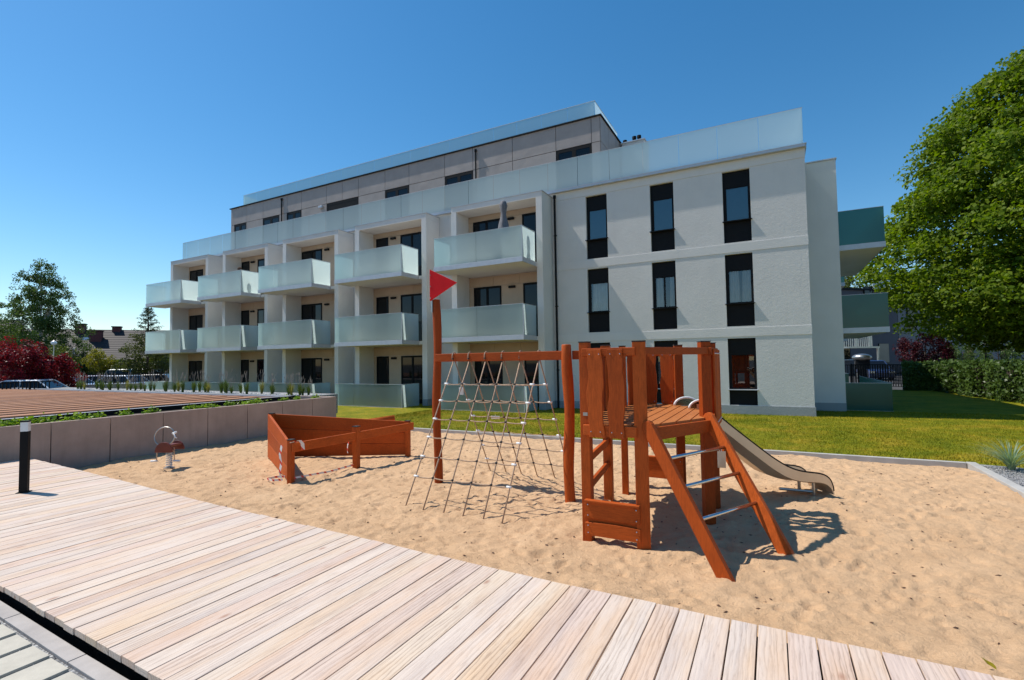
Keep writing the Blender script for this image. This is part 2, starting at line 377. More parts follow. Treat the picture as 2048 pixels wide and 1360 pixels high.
# ------------------------------------------------------------------ camera, sun, sky
YAW=.48515; PIT=.04239; ROLL=.01574; F=982.3
fw=Vector((-math.sin(YAW)*math.cos(PIT),math.cos(YAW)*math.cos(PIT),math.sin(PIT)))
rt=Vector((math.cos(YAW),math.sin(YAW),0)); up=rt.cross(fw)
r2=rt*math.cos(ROLL)-up*math.sin(ROLL); u2=rt*math.sin(ROLL)+up*math.cos(ROLL)
CAM=Vector((0,0,1.9))
cam=bpy.data.cameras.new('camera'); co=bpy.data.objects.new('camera',cam); COL.objects.link(co)
cam.sensor_width=36; cam.lens=F/2048*36; cam.clip_end=2000; cam.clip_start=.05
co.matrix_world=Matrix(((r2.x,u2.x,-fw.x,CAM.x),(r2.y,u2.y,-fw.y,CAM.y),(r2.z,u2.z,-fw.z,CAM.z),(0,0,0,1)))
sc.camera=co
def at(px,w,z=0.):   # ground point of the far surroundings at view depth w
    p=CAM+fw*w+r2*((px-1024)/F*w); return Vector((p.x,p.y,z))
def hz(px,py,w):     # height of a far point seen at px,py at view depth w
    p=CAM+fw*w+r2*((px-1024)/F*w)-u2*((py-680)/F*w); return p.z
SUN=Vector((-1,-.17,1.62)).normalized()
el=math.asin(SUN.z); 
sl=bpy.data.lights.new('sun','SUN'); sl.energy=5.0; sl.angle=rad(.53); sl.color=(1,.955,.88)
so=bpy.data.objects.new('sun',sl); COL.objects.link(so); so.rotation_euler=SUN.to_track_quat('Z','Y').to_euler(); so.location=(-20,0,40)
w=bpy.data.worlds.new('World'); sc.world=w; w.use_nodes=True; nt=w.node_tree
bg=nt.nodes['Background']; sky=nt.nodes.new('ShaderNodeTexSky'); sky.sky_type='NISHITA'; sky.sun_disc=False
sky.sun_elevation=el; sky.sun_rotation=math.atan2(SUN.x,SUN.y); sky.altitude=0; sky.air_density=1.0; sky.dust_density=.2; sky.ozone_density=2.2
hs=nt.nodes.new('ShaderNodeHueSaturation'); hs.inputs['Saturation'].default_value=1.33; hs.inputs['Hue'].default_value=.4935; nt.links.new(sky.outputs[0],hs.inputs['Color']); nt.links.new(hs.outputs[0],bg.inputs[0]); bg.inputs[1].default_value=.138
sc.view_settings.view_transform='Standard'; sc.view_settings.look='None'; sc.view_settings.exposure=.08; sc.view_settings.gamma=1
sc.cycles.max_bounces=6; sc.cycles.diffuse_bounces=3; sc.cycles.transparent_max_bounces=12

# ------------------------------------------------------------------ ground
def grid_noise(nx,ny,cell,amp):
    gx=int(nx/cell)+3; gy=int(ny/cell)+3
    g=RN.rand(gx,gy)*2-1
    x=np.arange(nx)/cell; y=np.arange(ny)/cell
    xi=x.astype(int); yi=y.astype(int); fx=x-xi; fy=y-yi
    fx=fx*fx*(3-2*fx); fy=fy*fy*(3-2*fy)
    a=g[xi][:,yi]; b_=g[xi+1][:,yi]; c=g[xi][:,yi+1]; d=g[xi+1][:,yi+1]
    FX=fx[:,None]; FY=fy[None,:]
    return amp*((a*(1-FX)+b_*FX)*(1-FY)+(c*(1-FX)+d*FX)*FY)
def gridmesh(name,X,Y,Z,mat,smooth=True):
    nx,ny=Z.shape; me=bpy.data.meshes.new(name)
    V=np.stack([np.repeat(X,ny),np.tile(Y,nx),Z.ravel()],1).astype(np.float32)
    i=np.arange(nx-1)[:,None]*ny+np.arange(ny-1)[None,:]
    Fc=np.stack([i,i+ny,i+ny+1,i+1],-1).reshape(-1,4).astype(np.int32)
    me.vertices.add(len(V)); me.vertices.foreach_set('co',V.ravel())
    me.loops.add(Fc.size); me.loops.foreach_set('vertex_index',Fc.ravel())
    me.polygons.add(len(Fc)); me.polygons.foreach_set('loop_start',np.arange(0,Fc.size,4,dtype=np.int32))
    me.update(calc_edges=True); return link(name,me,mat,None,smooth)
g=MB(); g.add([(-900,-300,-.14),(900,-300,-.14),(900,1200,-.14),(-900,1200,-.14)],[(0,1,2,3)])
tag(g.build('ground',M['asphalt']),kind='structure')
# sandpit
st=.026; X=np.arange(-11.9,2.88,st); Y=np.arange(3.0,11.02,st)
Z=grid_noise(len(X),len(Y),44,.03)+grid_noise(len(X),len(Y),17,.016)+grid_noise(len(X),len(Y),7,.013)+grid_noise(len(X),len(Y),3.3,.0105)+grid_noise(len(X),len(Y),1.6,.0065)
for _ in range(4200):
    cx=RN.randint(4,len(X)-5); cy=RN.randint(4,len(Y)-5); rr=RN.uniform(1.2,3.4); d=RN.uniform(.005,.022)
    k=int(rr*2.4)+1; x0,x1=max(0,cx-k),min(len(X),cx+k+1); y0,y1=max(0,cy-k),min(len(Y),cy+k+1)
    gx=np.arange(x0,x1)[:,None]-cx; gy=np.arange(y0,y1)[None,:]-cy
    q=(gx*gx*RN.uniform(.5,1.4)+gy*gy)/(rr*rr)
    Z[x0:x1,y0:y1]-=d*np.exp(-q)-.45*d*np.exp(-(q-1.9)**2)
for _ in range(170):   # footprints
    fx_=RN.uniform(-6.5,2.4); fy_=RN.uniform(4.0,10.2); an_=RN.uniform(0,6.28); i0=int((fx_-X[0])/st); j0=int((fy_-Y[0])/st)
    gx=np.arange(max(0,i0-8),min(len(X),i0+9))[:,None]; gy=np.arange(max(0,j0-8),min(len(Y),j0+9))[None,:]
    dx=(gx-i0)*st; dy=(gy-j0)*st; u_=dx*math.cos(an_)+dy*math.sin(an_); v_=-dx*math.sin(an_)+dy*math.cos(an_); q=(u_/.115)**2+(v_/.045)**2
    Z[gx[0,0]:gx[-1,0]+1,gy[0,0]:gy[0,-1]+1]+= -.022*np.exp(-q**2)+.009*np.exp(-(q-2.2)**2)
YY=np.tile(Y,(len(X),1)); XX=np.tile(X[:,None],(1,len(Y)))
Z+=.0+.10*np.clip((4.6-YY)/1.2,0,1)**1.5
Z-=.05*np.clip((XX-1.2)/1.6,0,1)*0
Z-=.035*np.clip((YY-10.2)/.8,0,1)
SZ=Z; 
def sand_z(x,y):
    i=min(max(int((x-X[0])/st),0),len(X)-1); j=min(max(int((y-Y[0])/st),0),len(Y)-1); return float(SZ[i,j])
o=gridmesh('sand',X,Y,Z,M['sand']); tag(o,kind='structure')
# lawn
def lawnpatch(name,x0,x1,y0,y1,z=.03,n=None):
    s_=.35; x=np.arange(x0,x1+s_,s_); y=np.arange(y0,y1+s_,s_)
    z_=z+grid_noise(len(x),len(y),5,.012); x[-1]=x1; y[-1]=y1
    return x,y,z_
x,y,z_=lawnpatch('lawn',-36,13,11.09,33)
o=gridmesh('lawn',x,y,z_,M['lawn']); tag(o,kind='structure')
g=MB(); g.add([(3.01,1,.022),(13,1,.022),(13,11.12,.022),(3.01,11.12,.022)],[(0,1,2,3)])
tag(g.build('side_lawn',M['lawn']),kind='structure')
# short grass blades on the visible lawn
def blades(n,x0,x1,y0,y1,h0,h1,wd,mat,name,keep=None,z=.02):
    x=RN.uniform(x0,x1,n); y=RN.uniform(y0,y1,n)
    if keep is not None:
        k=keep(x,y); x=x[k]; y=y[k]; n=len(x)
    h=RN.uniform(h0,h1,n); a=RN.uniform(0,2*np.pi,n); t=RN.uniform(0,1.0,n)*h; b_=RN.uniform(0,2*np.pi,n)
    base=np.stack([x,y,np.full(n,z)],1); d=np.stack([np.cos(a),np.sin(a),np.zeros(n)],1)*wd
    top=base+np.stack([np.cos(b_)*t,np.sin(b_)*t,h],1)
    V=np.stack([base-d,base+d,top],1).reshape(-1,3)
    return npmesh(name,V,n,3,mat)
o=blades(210000,-12,9,11.1,20.2,.02,.055,.006,M['blade'],'grass',lambda x,y:(y<17.86)|(x>1.2)); tag(o,'short mown yellow-green grass growing on the lawn by the building','grass',kind='stuff')
# kerbs
g=MB(); g.box(-11.86,2.86,11.0,11.09,-.13,.055); g.box(2.87,3.0,1.0,11.09,-.13,.06)
tag(g.build('kerb',M['kerb'],bev=.006),kind='structure')
g=MB(); g.add([(3.0,1,.032),(4.9,1,.032),(4.9,9.6,.032),(4.2,10.6,.032),(3.5,11.0,.032),(3.0,11.07,.032)],[(0,1,2,3,4,5)])
o=tag(g.build('gravel',M['gravel']),'grey gravel bed beside the right kerb of the sandpit','gravel',kind='stuff')
# loose stones on the gravel
def stones(n,x0,x1,y0,y1,z,s0,s1,mat,name,keep=None,ln=1.0):
    oct_=np.array([(1,0,0),(0,1,0),(-1,0,0),(0,-1,0),(0,0,.7),(0,0,-.7)]); fc=np.array([(0,1,4),(1,2,4),(2,3,4),(3,0,4),(1,0,5),(2,1,5),(3,2,5),(0,3,5)])
    V=[]
    for _ in range(n):
        x=RN.uniform(x0,x1); y=RN.uniform(y0,y1)
        if keep and not keep(x,y): continue
        s=RN.uniform(s0,s1); a=RN.uniform(0,6.28); q=oct_*s*RN.uniform(.6,1.3,(6,1)); q[:,0]*=ln
        c,s_=math.cos(a),math.sin(a); q=q@np.array([[c,s_,0],[-s_,c,0],[0,0,1]])
        zz=z(x,y) if callable(z) else z
        q=q+np.array([x,y,zz]); V.append(q[fc].reshape(-1,3))
    V=np.concatenate(V); return npmesh(name,V,len(V)//3,3,mat)
o=stones(5200,3.02,4.2,6.5,10.9,.04,.006,.017,M['stone'],'loose_gravel'); tag(o,'loose grey stones on the gravel bed beside the kerb','gravel',kind='stuff')
M['bits']=simple('brown_debris',(.10,.05,.028),.9,0,.4,20)
o=stones(900,-11.5,2.8,3.6,10.9,lambda x,y:sand_z(x,y)+.003,.004,.013,M['bits'],'debris',None,2.2); tag(o,'dark twigs and crumbs scattered over the sand','debris',kind='stuff')

# ------------------------------------------------------------------ boardwalk
def edge_y(x):   # sand side edge bends slightly away to the left
    P=[(-11.72,3.80),(-8.6,3.64),(-5.75,3.47),(-2.92,3.38),(-1.5,3.335),(3.4,3.325)]
    for (a,b_),(c,d) in zip(P,P[1:]):
        if x<=c: return b_+(d-b_)*(x-a)/(c-a)
    return P[-1][1]
def front_y(x): return 1.44+(-x-3.0)*.028 if x<-3 else 1.44
g=MB(); pit=.1487; x=-11.72; rp=random.Random(3)
while x<3.2:
    gp=.0055+rp.random()*.004; x1=x+pit-gp; dz=rp.uniform(-.002,.002); e0=rp.uniform(-.004,.004); e1=rp.uniform(-.006,.006)
    y0a,y0b=(front_y(x)+e0,front_y(x1)+e0) if x<-2 else (.2,.2)
    g.hexa([(x,y0a,.26),(x1,y0b,.26),(x1,edge_y(x1)+e1,.26),(x,edge_y(x)+e1,.26),(x,y0a,.30+dz),(x1,y0b,.30+dz),(x1,edge_y(x1)+e1,.30+dz),(x,edge_y(x)+e1,.30+dz)])
    x+=pit
o=g.build('boardwalk',M['deck'],bev=.0025); tag(o,kind='structure')
g=MB()
for yy in (1.62,2.2,2.8,3.25): g.box(-11.7,3.1,yy-.03,yy+.03,-.1,.257)
tag(g.build('boardwalk_joists',M['earth']),kind='structure')
g=MB()
for i in range(16):
    xa=-12.6+i*1.0; f=lambda x: front_y(x)-.025
    g.hexa([(xa,f(xa)-.085,.05),(xa+.992,f(xa+.992)-.085,.05),(xa+.992,f(xa+.992),.05),(xa,f(xa),.05),(xa,f(xa)-.085,.226),(xa+.992,f(xa+.992)-.085,.226),(xa+.992,f(xa+.992),.226),(xa,f(xa),.226)])
tag(g.build('path_edging',M['border'],bev=.003),kind='structure')
g=MB(); x=-12.4
while x<-2.0:
    f=front_y(x)-.135
    g.box(x,x+.222,f-1.9,f,.05,.222); x+=.262
tag(g.build('path',M['slab'],bev=.003),kind='structure')
g=MB(); g.add([(-12.6,-1,.204),(-2,-1,.204),(-2,1.34,.204),(-12.6,1.6,.204)],[(0,1,2,3)])
tag(g.build('path_bedding',M['gravel']),kind='structure')
o=stones(2600,-6.2,-2.6,.7,1.40,.207,.005,.011,M['stone'],'joint_gravel',lambda x,y:((x+12.4)%.262)>.228); tag(o,'small grey gravel in the joints between the pale paving slabs','gravel',kind='stuff')

# bollard lamp
t=empty('bollard_lamp',(-8.62,2.73,.30),'black square bollard light with a white top band standing on the boardwalk','bollard light')
g=MB(); g.obox((-8.62,2.73),.082,.082,.302,1.085,.95); g.obox((-8.62,2.73),.13,.13,.30,.307,.95); g.build('post',M['black'],t,bev=.004)
g=MB(); g.obox((-8.62,2.73),.078,.078,1.085,1.205,.95); g.build('diffuser',M['offwhite'],t)
g=MB(); g.obox((-8.62,2.73),.084,.084,1.205,1.222,.95); g.build('cap',M['black'],t)
# ------------------------------------------------------------------ concrete planter wall and battened roof
WX=-11.91
t=empty('retaining_wall',(WX,6,0),'long low wall of large grey-brown concrete panels beside the sandpit','wall')
J=[1.0,2.6,4.13,5.06,6.04,7.01,8.01,9.03,10.03,10.92]
for a,b_ in zip(J,J[1:]):
    g=MB(); g.box(WX-.12,WX,a+.007,b_-.007,-.13,.885); g.build('concrete_panel',M['concrete'],t,bev=.004)
g=MB(); g.box(-38,WX-.121,10.80,10.92,-.13,.885); g.build('end_panel',M['concrete'],t,bev=.004)
g=MB(); g.box(-12.80,WX-.121,1.0,10.79,.0,.845); tag(g.build('planter_soil',M['earth']),kind='structure')
g=MB(); g.box(-12.84,-12.80,1.0,10.3,.5,.95); g.box(-38,-12.841,10.30,10.34,.5,.94)
tag(g.build('planter_edging',M['black']),'black metal edging strip between planting strip and battened roof','edging')
t=empty('battened_roof',(-13,6,0),'low flat roof with reddish brown battens behind the concrete wall','roof deck')
g=MB(); g.box(-38,-12.90,1.0,10.2,.4,.90); g.build('roof_base',M['membrane'],t)
g=MB(); g.box(-13.16,-12.86,1.0,10.26,.901,.935); g.box(-38,-13.161,10.12,10.26,.901,.935); g.build('metal_flashing',M['grey_metal'],t)
g=MB(); x=-13.30; i=0
while x>-37:
    g.box(x-.36,x,1.0,9.30+.03*math.sin(i*1.7),.901,.968); x-=.74; i+=1
o=g.build('battens',M['slat'],t,bev=.03)
# reed planter behind
g=MB(); g.box(-38,-13.25,10.921,12.2,.2,.86); tag(g.build('reed_bed',M['gravel']),kind='structure')


def grass_clump(name,loc,nb,h,spread,mat,label,cat,group=None,plume=None,wd=.006,seg=4,droop=.5):
    t=empty(name,loc,label,cat,group)
    g=MB(); L=Vector(loc); tips=[]
    for i in range(nb):
        a=R.uniform(0,6.283); s=R.uniform(.1,1)**.8*spread; hh=h*R.uniform(.55,1.0); r0=R.uniform(0,.05)*h*1.3
        pts=[]
        for k in range(seg+1):
            q=k/seg; pts.append(L+Vector((math.cos(a)*(r0+s*q**1.7),math.sin(a)*(r0+s*q**1.7),hh*(q-droop*.5*q*q*(s/spread)))))
        sd=Vector((-math.sin(a+R.uniform(-.8,.8)),math.cos(a),0)).normalized()
        vs=[];fs=[]
        for k,p in enumerate(pts):
            w_=wd*(1-k/seg)**.6+.0006; vs+=[p-sd*w_,p+sd*w_]
        for k in range(seg): fs.append((2*k,2*k+1,2*k+3,2*k+2))
        g.add(vs,fs)
    g.build('foliage',mat,t)
    if plume:
        g=MB(); h2=MB()
        for i in range(plume):
            a=R.uniform(0,6.283); s=R.uniform(.1,.45)*h*.7; hh=h*R.uniform(1.0,1.45)
            p=[L+Vector((math.cos(a)*s*q*q,math.sin(a)*s*q*q,hh*q)) for q in (0,.35,.7,1)]
            h2.tube(p,.0035,4)
            g.tube([p[3]-Vector((0,0,.09)),p[3]-Vector((0,0,.03)),p[3]+Vector((.02,0,.05))],[.003,.008,.002],5)
        g.v=[tuple(v) for v in g.v]; n0=len(h2.v); h2.v+=g.v; h2.f+=[tuple(i+n0 for i in f) for f in g.f]; h2.build('seed_stalks',M['plume'],t)
    return t
rx=random.Random(5)
xs=[]
for i in range(42):
    f=i/41; x=-13.5-(f**1.2)*16.5; xs.append(x+rx.uniform(-.15,.15))
for i,x in enumerate(xs):
    y=rx.uniform(11.0,11.5); hh=rx.uniform(.40,.62); yel=(i in (3,9,16,22,31,38))
    if yel: lab='yellowish tuft of ornamental grass in the row behind the battened roof'; grp='yellowish grass tufts in the row behind the battened roof'
    else: lab='green ornamental grass tuft with thin seed heads in the row behind the battened roof'; grp='green grass tufts in the row behind the battened roof'
    grass_clump('ornamental_grass_plant',(x,y,.86),80 if i<22 else 50,hh,.14,M['straw'] if yel else M['reed'],lab,'grass plant',grp,plume=6,wd=.007 if i<16 else .010)
o=stones(1500,-30,-13.3,10.93,11.6,.868,.02,.05,M['whitestone'],'white_pebbles'); tag(o,'white pebbles around the row of tall grasses','pebbles',kind='stuff')
# ground-cover plants in the strip
def cover(loc,r,n,label,group):
    t=empty('ground_cover_plant',loc,label,'plant',group); L=np.array(loc)
    c=L+np.stack([RN.normal(0,r*.28,n),RN.normal(0,r*.5,n),np.abs(RN.normal(0,.05,n))+.02],1)
    leafmesh('foliage',c,RN.uniform(.028,.05,n),M['cover'],t,upb=1.2)
def leafmesh(name,c,s,mat,parent,upb=.4,dirs=None,asp=1.0):
    n=len(c); nr=RN.normal(0,1,(n,3)); 
    if dirs is not None: nr=nr*.7+dirs
    nr[:,2]+=upb; nr/=np.linalg.norm(nr,axis=1)[:,None]+1e-9
    a=RN.normal(0,1,(n,3)); u=np.cross(nr,a); u/=np.linalg.norm(u,axis=1)[:,None]+1e-9; v=np.cross(nr,u)
    s=np.asarray(s)[:,None]
    V=np.stack([c-u*s,c-v*s*.55*asp,c+u*s,c+v*s*.55*asp],1); V[:,1]+=nr*s*.15; V[:,3]+=nr*s*.15
    return npmesh(name,V.reshape(-1,3),n,4,mat,parent)
cy=[3.5,3.86,4.15,4.62,4.95,5.42,5.95,6.75,7.1,7.75,8.3,8.55,9.3,9.7,10.35]
for i,yy in enumerate(cy):
    big=i in (0,1,3,8,10)
    cover((-12.2+R.uniform(-.06,.06),yy,.845),R.uniform(.24,.30) if big else R.uniform(.10,.16),230 if big else 80,
      'large bright green leafy clump in the strip along the concrete wall' if big else 'small bright green leafy plant in the strip along the concrete wall',
      'large leafy clumps along the concrete wall' if big else 'small leafy plants along the concrete wall')
# ------------------------------------------------------------------ apartment building
B=empty('apartment_building',(-16,20,0),'long white four storey apartment block with frosted glass balconies and a brown set-back top floor','apartment building')
FY=17.89; TOP=8.5
cols=[(-6.13,-5.30),(-3.70,-2.88),(-1.28,-.44)]
rows=[(.32,2.53,.84),(2.93,5.35,3.69),(5.74,8.17,6.47)]
def holed(g,x0,x1,z0,z1,holes,y,dep):
    xs=sorted({x0,x1}|{h[0] for h in holes}|{h[1] for h in holes}); zs=sorted({z0,z1}|{h[2] for h in holes}|{h[3] for h in holes})
    for a,b_ in zip(xs,xs[1:]):
        for c,d in zip(zs,zs[1:]):
            if any(h[0]<=a+1e-6 and b_<=h[1]+1e-6 and h[2]<=c+1e-6 and d<=h[3]+1e-6 for h in holes): continue
            g.add([(a,y,c),(b_,y,c),(b_,y,d),(a,y,d)],[(0,1,2,3)])
    for a,b_,c,d in holes:
        g.add([(a,y,c),(a,y+dep,c),(a,y+dep,d),(a,y,d)],[(0,3,2,1)][::-1]); g.add([(b_,y,c),(b_,y+dep,c),(b_,y+dep,d),(b_,y,d)],[(0,1,2,3)])
        g.add([(a,y,c),(b_,y,c),(b_,y+dep,c),(a,y+dep,c)],[(0,1,2,3)]); g.add([(a,y,d),(b_,y,d),(b_,y+dep,d),(a,y+dep,d)],[(0,3,2,1)])
holes=[(a,b_,c,d) for a,b_ in cols for c,d,s in rows]
g=MB(); holed(g,-32.79,1.14,.0,TOP,holes,FY,.16)
g.add([(1.14,FY,0),(1.14,33,0),(1.14,33,TOP),(1.14,FY,TOP)],[(0,1,2,3)])
g.add([(-32.79,FY,0),(-32.79,33,0),(-32.79,33,TOP),(-32.79,FY,TOP)],[(3,2,1,0)])
g.add([(-32.79,33,0),(1.14,33,0),(1.14,33,TOP),(-32.79,33,TOP)],[(3,2,1,0)])
g.build('wall',M['plaster'],B)
g=MB(); g.box(-32.79,1.14,FY+.05,33,8.5,8.58); g.build('roof_slab',M['kerb'],B)
# string courses between the storeys, facade right of the loggias
g=MB()
for z0,z1 in ((2.585,2.875),(5.405,5.70),(8.20,8.5)): g.box(-7.54,1.152,FY-.014,FY-.0005,z0,z1)
g.build('string_course',M['plaster2'],B,bev=.003)
g=MB(); xs_=[-7.54]+[v for c in cols for v in c]+[1.165]
g.box(-7.54,1.165,FY-.022,FY-.0005,.0,.315); g.box(1.141,1.165,FY,19.78,0,.315); g.build('base_course',M['socle'],B)
# windows right part
for ci,(a,b_) in enumerate(cols):
    for ri,(z0,z1,zs) in enumerate(rows):
        y=FY+.10
        g=MB()
        fx=.075
        zt=z1-.50
        g.box(a,b_,y,y+.05,zt,z1)            # shutter box
        g.box(a,b_,y+.002,y+.05,z0,zs-.01)   # spandrel
        g.box(a,a+fx+.03,y,y+.05,zs,zt); g.box(b_-fx,b_,y,y+.05,zs,zt)
        g.box(a+fx+.03,b_-fx,y,y+.05,zs,zs+.05); g.box(a+fx+.03,b_-fx,y,y+.05,zt-.06,zt)
        if ri==1 and ci==1: g.box((a+b_)/2-.025,(a+b_)/2+.025,y,y+.05,zs+.05,zt-.06)
        wn=g.build('window',M['black'],B,bev=.003)
        s=MB(); s.box(a-.03,b_+.03,FY-.065,FY+.10,zs-.022,zs+.002); s.build('sill',M['black'] if ri else M['grey_metal'],wn)
        p=MB(); p.add([(a+fx+.03,y+.03,zs+.05),(b_-fx,y+.03,zs+.05),(b_-fx,y+.03,zt-.06),(a+fx+.03,y+.03,zt-.06)],[(0,1,2,3)]); p.build('pane',M['glass'],wn)
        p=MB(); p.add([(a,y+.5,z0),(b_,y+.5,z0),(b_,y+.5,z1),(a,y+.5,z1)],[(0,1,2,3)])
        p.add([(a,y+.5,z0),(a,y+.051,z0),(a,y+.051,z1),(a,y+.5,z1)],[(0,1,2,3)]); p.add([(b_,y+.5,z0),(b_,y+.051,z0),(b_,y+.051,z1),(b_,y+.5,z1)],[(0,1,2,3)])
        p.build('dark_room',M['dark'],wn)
        if ri==2:
            p=MB(); z=zs+.06
            while z<zt-.06:
                p.hexa([(a+.1,y+.075,z),(b_-.08,y+.075,z),(b_-.08,y+.055,z+.028),(a+.1,y+.055,z+.028),(a+.1,y+.077,z+.002),(b_-.08,y+.077,z+.002),(b_-.08,y+.057,z+.03),(a+.1,y+.057,z+.03)]); z+=.031
            p.build('blind',M['blind'],wn)
        if ri==1:
            def cur(x0,x1,zb):
                p=MB(); n=28; s0=[];s1=[]
                for k in range(n+1):
                    x=x0+(x1-x0)*k/n; yy=y+.10+.022*math.sin(k*1.35+ci)+.01*math.sin(k*.5)
                    s0.append((x,yy,zb)); s1.append((x+(.03 if k<n/2 else -.02),yy,zt))
                p.loft([s0,s1]); return p
            if ci==0:
                cur(a+.14,b_-.06,zs+.05).build('curtain',M['curtain'],wn)
            elif ci==1:
                cur(a+.1,a+.36,zs+.0).build('curtain',M['curtain'],wn); cur(b_-.26,b_-.05,zs).build('curtain',M['curtain'],wn)
            else:
                cur(a+.1,a+.42,zs).build('curtain',M['curtain'],wn); cur(b_-.36,b_-.05,zs).build('curtain',M['curtain'],wn)
# eaves ledge + roof terrace guard
g=MB(); g.box(-33.2,1.17,FY-.15,FY-.002,8.50,8.585); g.box(-33.2,1.2,FY-.16,FY+.2,8.587,8.602); g.box(1.142,1.2,FY,22,8.50,8.60); g.build('eaves_ledge',M['grey_metal'],B)
gd=MB(); x=1.12; k=0
while x>-33.2:
    x1=max(x-1.255,-33.2); gd.sheet(x1+.006,x-.006,FY-.07,FY-.056,8.61,9.77); x=x1
gd.sheet(1.105,1.119,FY-.05,26,8.61,9.77)
pg=gd.build('terrace_guard_glass',M['frost'],B)
g=MB(); g.box(-33.2,1.13,FY-.075,FY-.05,9.772,9.785); g.build('guard_rail_cap',M['grey_metal'],pg)
# downpipe
g=MB(); g.tube([(-7.40,FY-.06,.02),(-7.40,FY-.06,8.30)],.04,10); g.tube([(-7.40,FY-.06,8.30),(-7.40,FY-.06,8.42)],.06,10)
for z in (1.5,4,6.8): g.box(-7.46,-7.34,FY-.07,FY-.001,z,z+.03)
g.build('downpipe',M['black'],B,smooth=False)
# loggia boxes and balconies
BX=[(-32.79,-28.88,-33.28,-29.55),(-27.49,-23.55,-27.95,-24.10),(-22.36,-18.33,-22.75,-18.85),(-17.23,-13.04,-17.38,-13.47),(-11.73,-7.54,-11.82,-7.85)]
DOORS=[[(-32.40,-31.0)],[(-27.18,-26.46),(-25.73,-24.5)],[(-22.06,-20.51),(-19.6,-18.75)],[(-16.78,-16.02),(-15.27,-13.9)],[(-11.23,-9.88),(-8.86,-8.0)]]
LAMPS=[None,-26.12,-20.12,-15.68,-9.36]
LY=16.92; FZ=[0.0,2.84,5.68]; GT=[.99,3.96,6.82]
for i,(x0,x1,b0,b1) in enumerate(BX):
    g=MB(); yb=FY-.002
    g.box(x0,x0+.26,LY,yb,0,8.15); g.box(x1-.26,x1,LY,yb,0,8.15); g.box(x0,x1,LY,yb,8.151,8.37)
    lg=g.build('loggia_frame',M['plaster2'],B,bev=.006)
    g=MB(); g.box(x0-.02,x1+.03,LY-.02,yb,8.372,8.39); g.build('coping',M['grey_metal'],lg)
    if i!=9:
        g=MB(); g.box(x0-.004,x0+.262,LY-.006,LY+.3,0,.30); g.build('base_course',M['socle'],lg); g=MB(); g.box(x1-.262,x1+.008,LY-.006,yb,0,.315); g.build('base_course',M['socle'],lg)
    a=x0+.262; b_=x1-.262
    # cladding panels on the back wall of the loggia, with doors left open in them
    for fi in range(3):
        z0=FZ[fi]+(.02 if fi==0 else -.02); z1=(FZ[fi+1]-.2) if fi<2 else 8.148
        dt=FZ[fi]+2.22
        ds=[(max(p,a),min(q,b_-.004)) for p,q in DOORS[i]]
        g=MB(); yc=FY-.03
        def pan(xa,xb,za,zb):
            n=max(1,round((xb-xa)/1.3))
            for k in range(n):
                u=xa+(xb-xa)*k/n; v=xa+(xb-xa)*(k+1)/n; g.box(u+.005,v-.005,yc,yc+.026,za+.005,zb-.005)
        cur=a
        for p,q in ds:
            if p-cur>.05: pan(cur,p,z0,dt); 
            cur=q
        if b_-cur>.05:
            pan(cur,b_,z0,dt)
        pan(a,b_,dt,z1)
        g.build('back_cladding',M['tan'],lg)
        for p,q in ds:
            d=MB(); yy=FY-.05
            d.box(p+.006,p+.07,yy,FY-.003,z0,dt-.01); d.box(q-.07,q-.006,yy,FY-.003,z0,dt-.01); d.box(p+.07,q-.07,yy,FY-.003,dt-.09,dt-.01); d.box(p+.07,q-.07,yy,FY-.003,z0,z0+.08)
            if q-p>1.1: d.box((p+q)/2-.05,(p+q)/2+.05,yy,FY-.003,z0+.08,dt-.09)
            dd=d.build('balcony_door',M['black'],B)
            d=MB(); d.add([(p+.07,yy+.022,z0+.08),(q-.07,yy+.022,z0+.08),(q-.07,yy+.022,dt-.09),(p+.07,yy+.022,dt-.09)],[(0,1,2,3)]); d.build('pane',M['glassdark'],dd)
        if LAMPS[i]:
            l=MB(); l.box(LAMPS[i]-.15,LAMPS[i]+.15,FY-.13,FY-.031,FZ[fi]+2.06,FZ[fi]+2.16); l.build('wall_lamp',M['black'],B,bev=.02)
    # balconies on three levels
    for fi in range(3):
        zt=GT[fi]; f=FZ[fi]
        if fi:
            s=MB(); s.box(b0+.03,b1-.03,15.86,LY-.002,f-.17,f-.02); s.box(a+.002,b_-.002,LY-.001,FY-.035,f-.17,f-.021)
            bal=s.build('balcony',M['plaster2'],B)
            k=MB(); k.box(b0,b1,15.80,15.859,f-.18,f+.0); k.box(b1-.029,b1,15.86,LY+.2 if b1>x1 else LY-.003,f-.18,f); k.box(b0,b0+.029,15.86,LY-.003,f-.18,f)
            k.build('fascia',M['grey_metal'],bal,bev=.003)
        else:
            s=MB(); s.box(b0,b1,15.79,17.8 if False else 15.90,-.1,.045); s.box(b0+.0,b1,15.901,LY-.01,-.1,.02); bal=s.build('balcony',M['kerb'],B)
        gz=f+.005 if fi else .05
        gg=MB(); n=3 if i>2 else 2; seg=[b0+.01,b0+(b1-b0)*.30,b1-.012] if i in(2,3) else [b0+.01,(b0+b1)/2,b1-.012]
        for u,v in zip(seg,seg[1:]): gg.sheet(u+.003,v-.003,15.815,15.829,gz,zt)
        gg.sheet(b1-.024,b1-.01,15.832,LY-.004,gz,zt); gg.sheet(b0+.01,b0+.024,15.832,LY-.004,gz,zt)
        gg.build('guard_glass',M['frost'],bal)
        k=MB(); k.box(b0,b1,15.808,15.836,zt+.001,zt+.016); k.box(b1-.031,b1-.003,15.837,LY-.004,zt+.001,zt+.016); k.box(b0+.003,b0+.031,15.837,LY-.004,zt+.001,zt+.016)
        k.box(b1-.03,b1-.0,15.803,15.813,gz,zt)
        k.build('guard_rail',M['grey_metal'],bal)
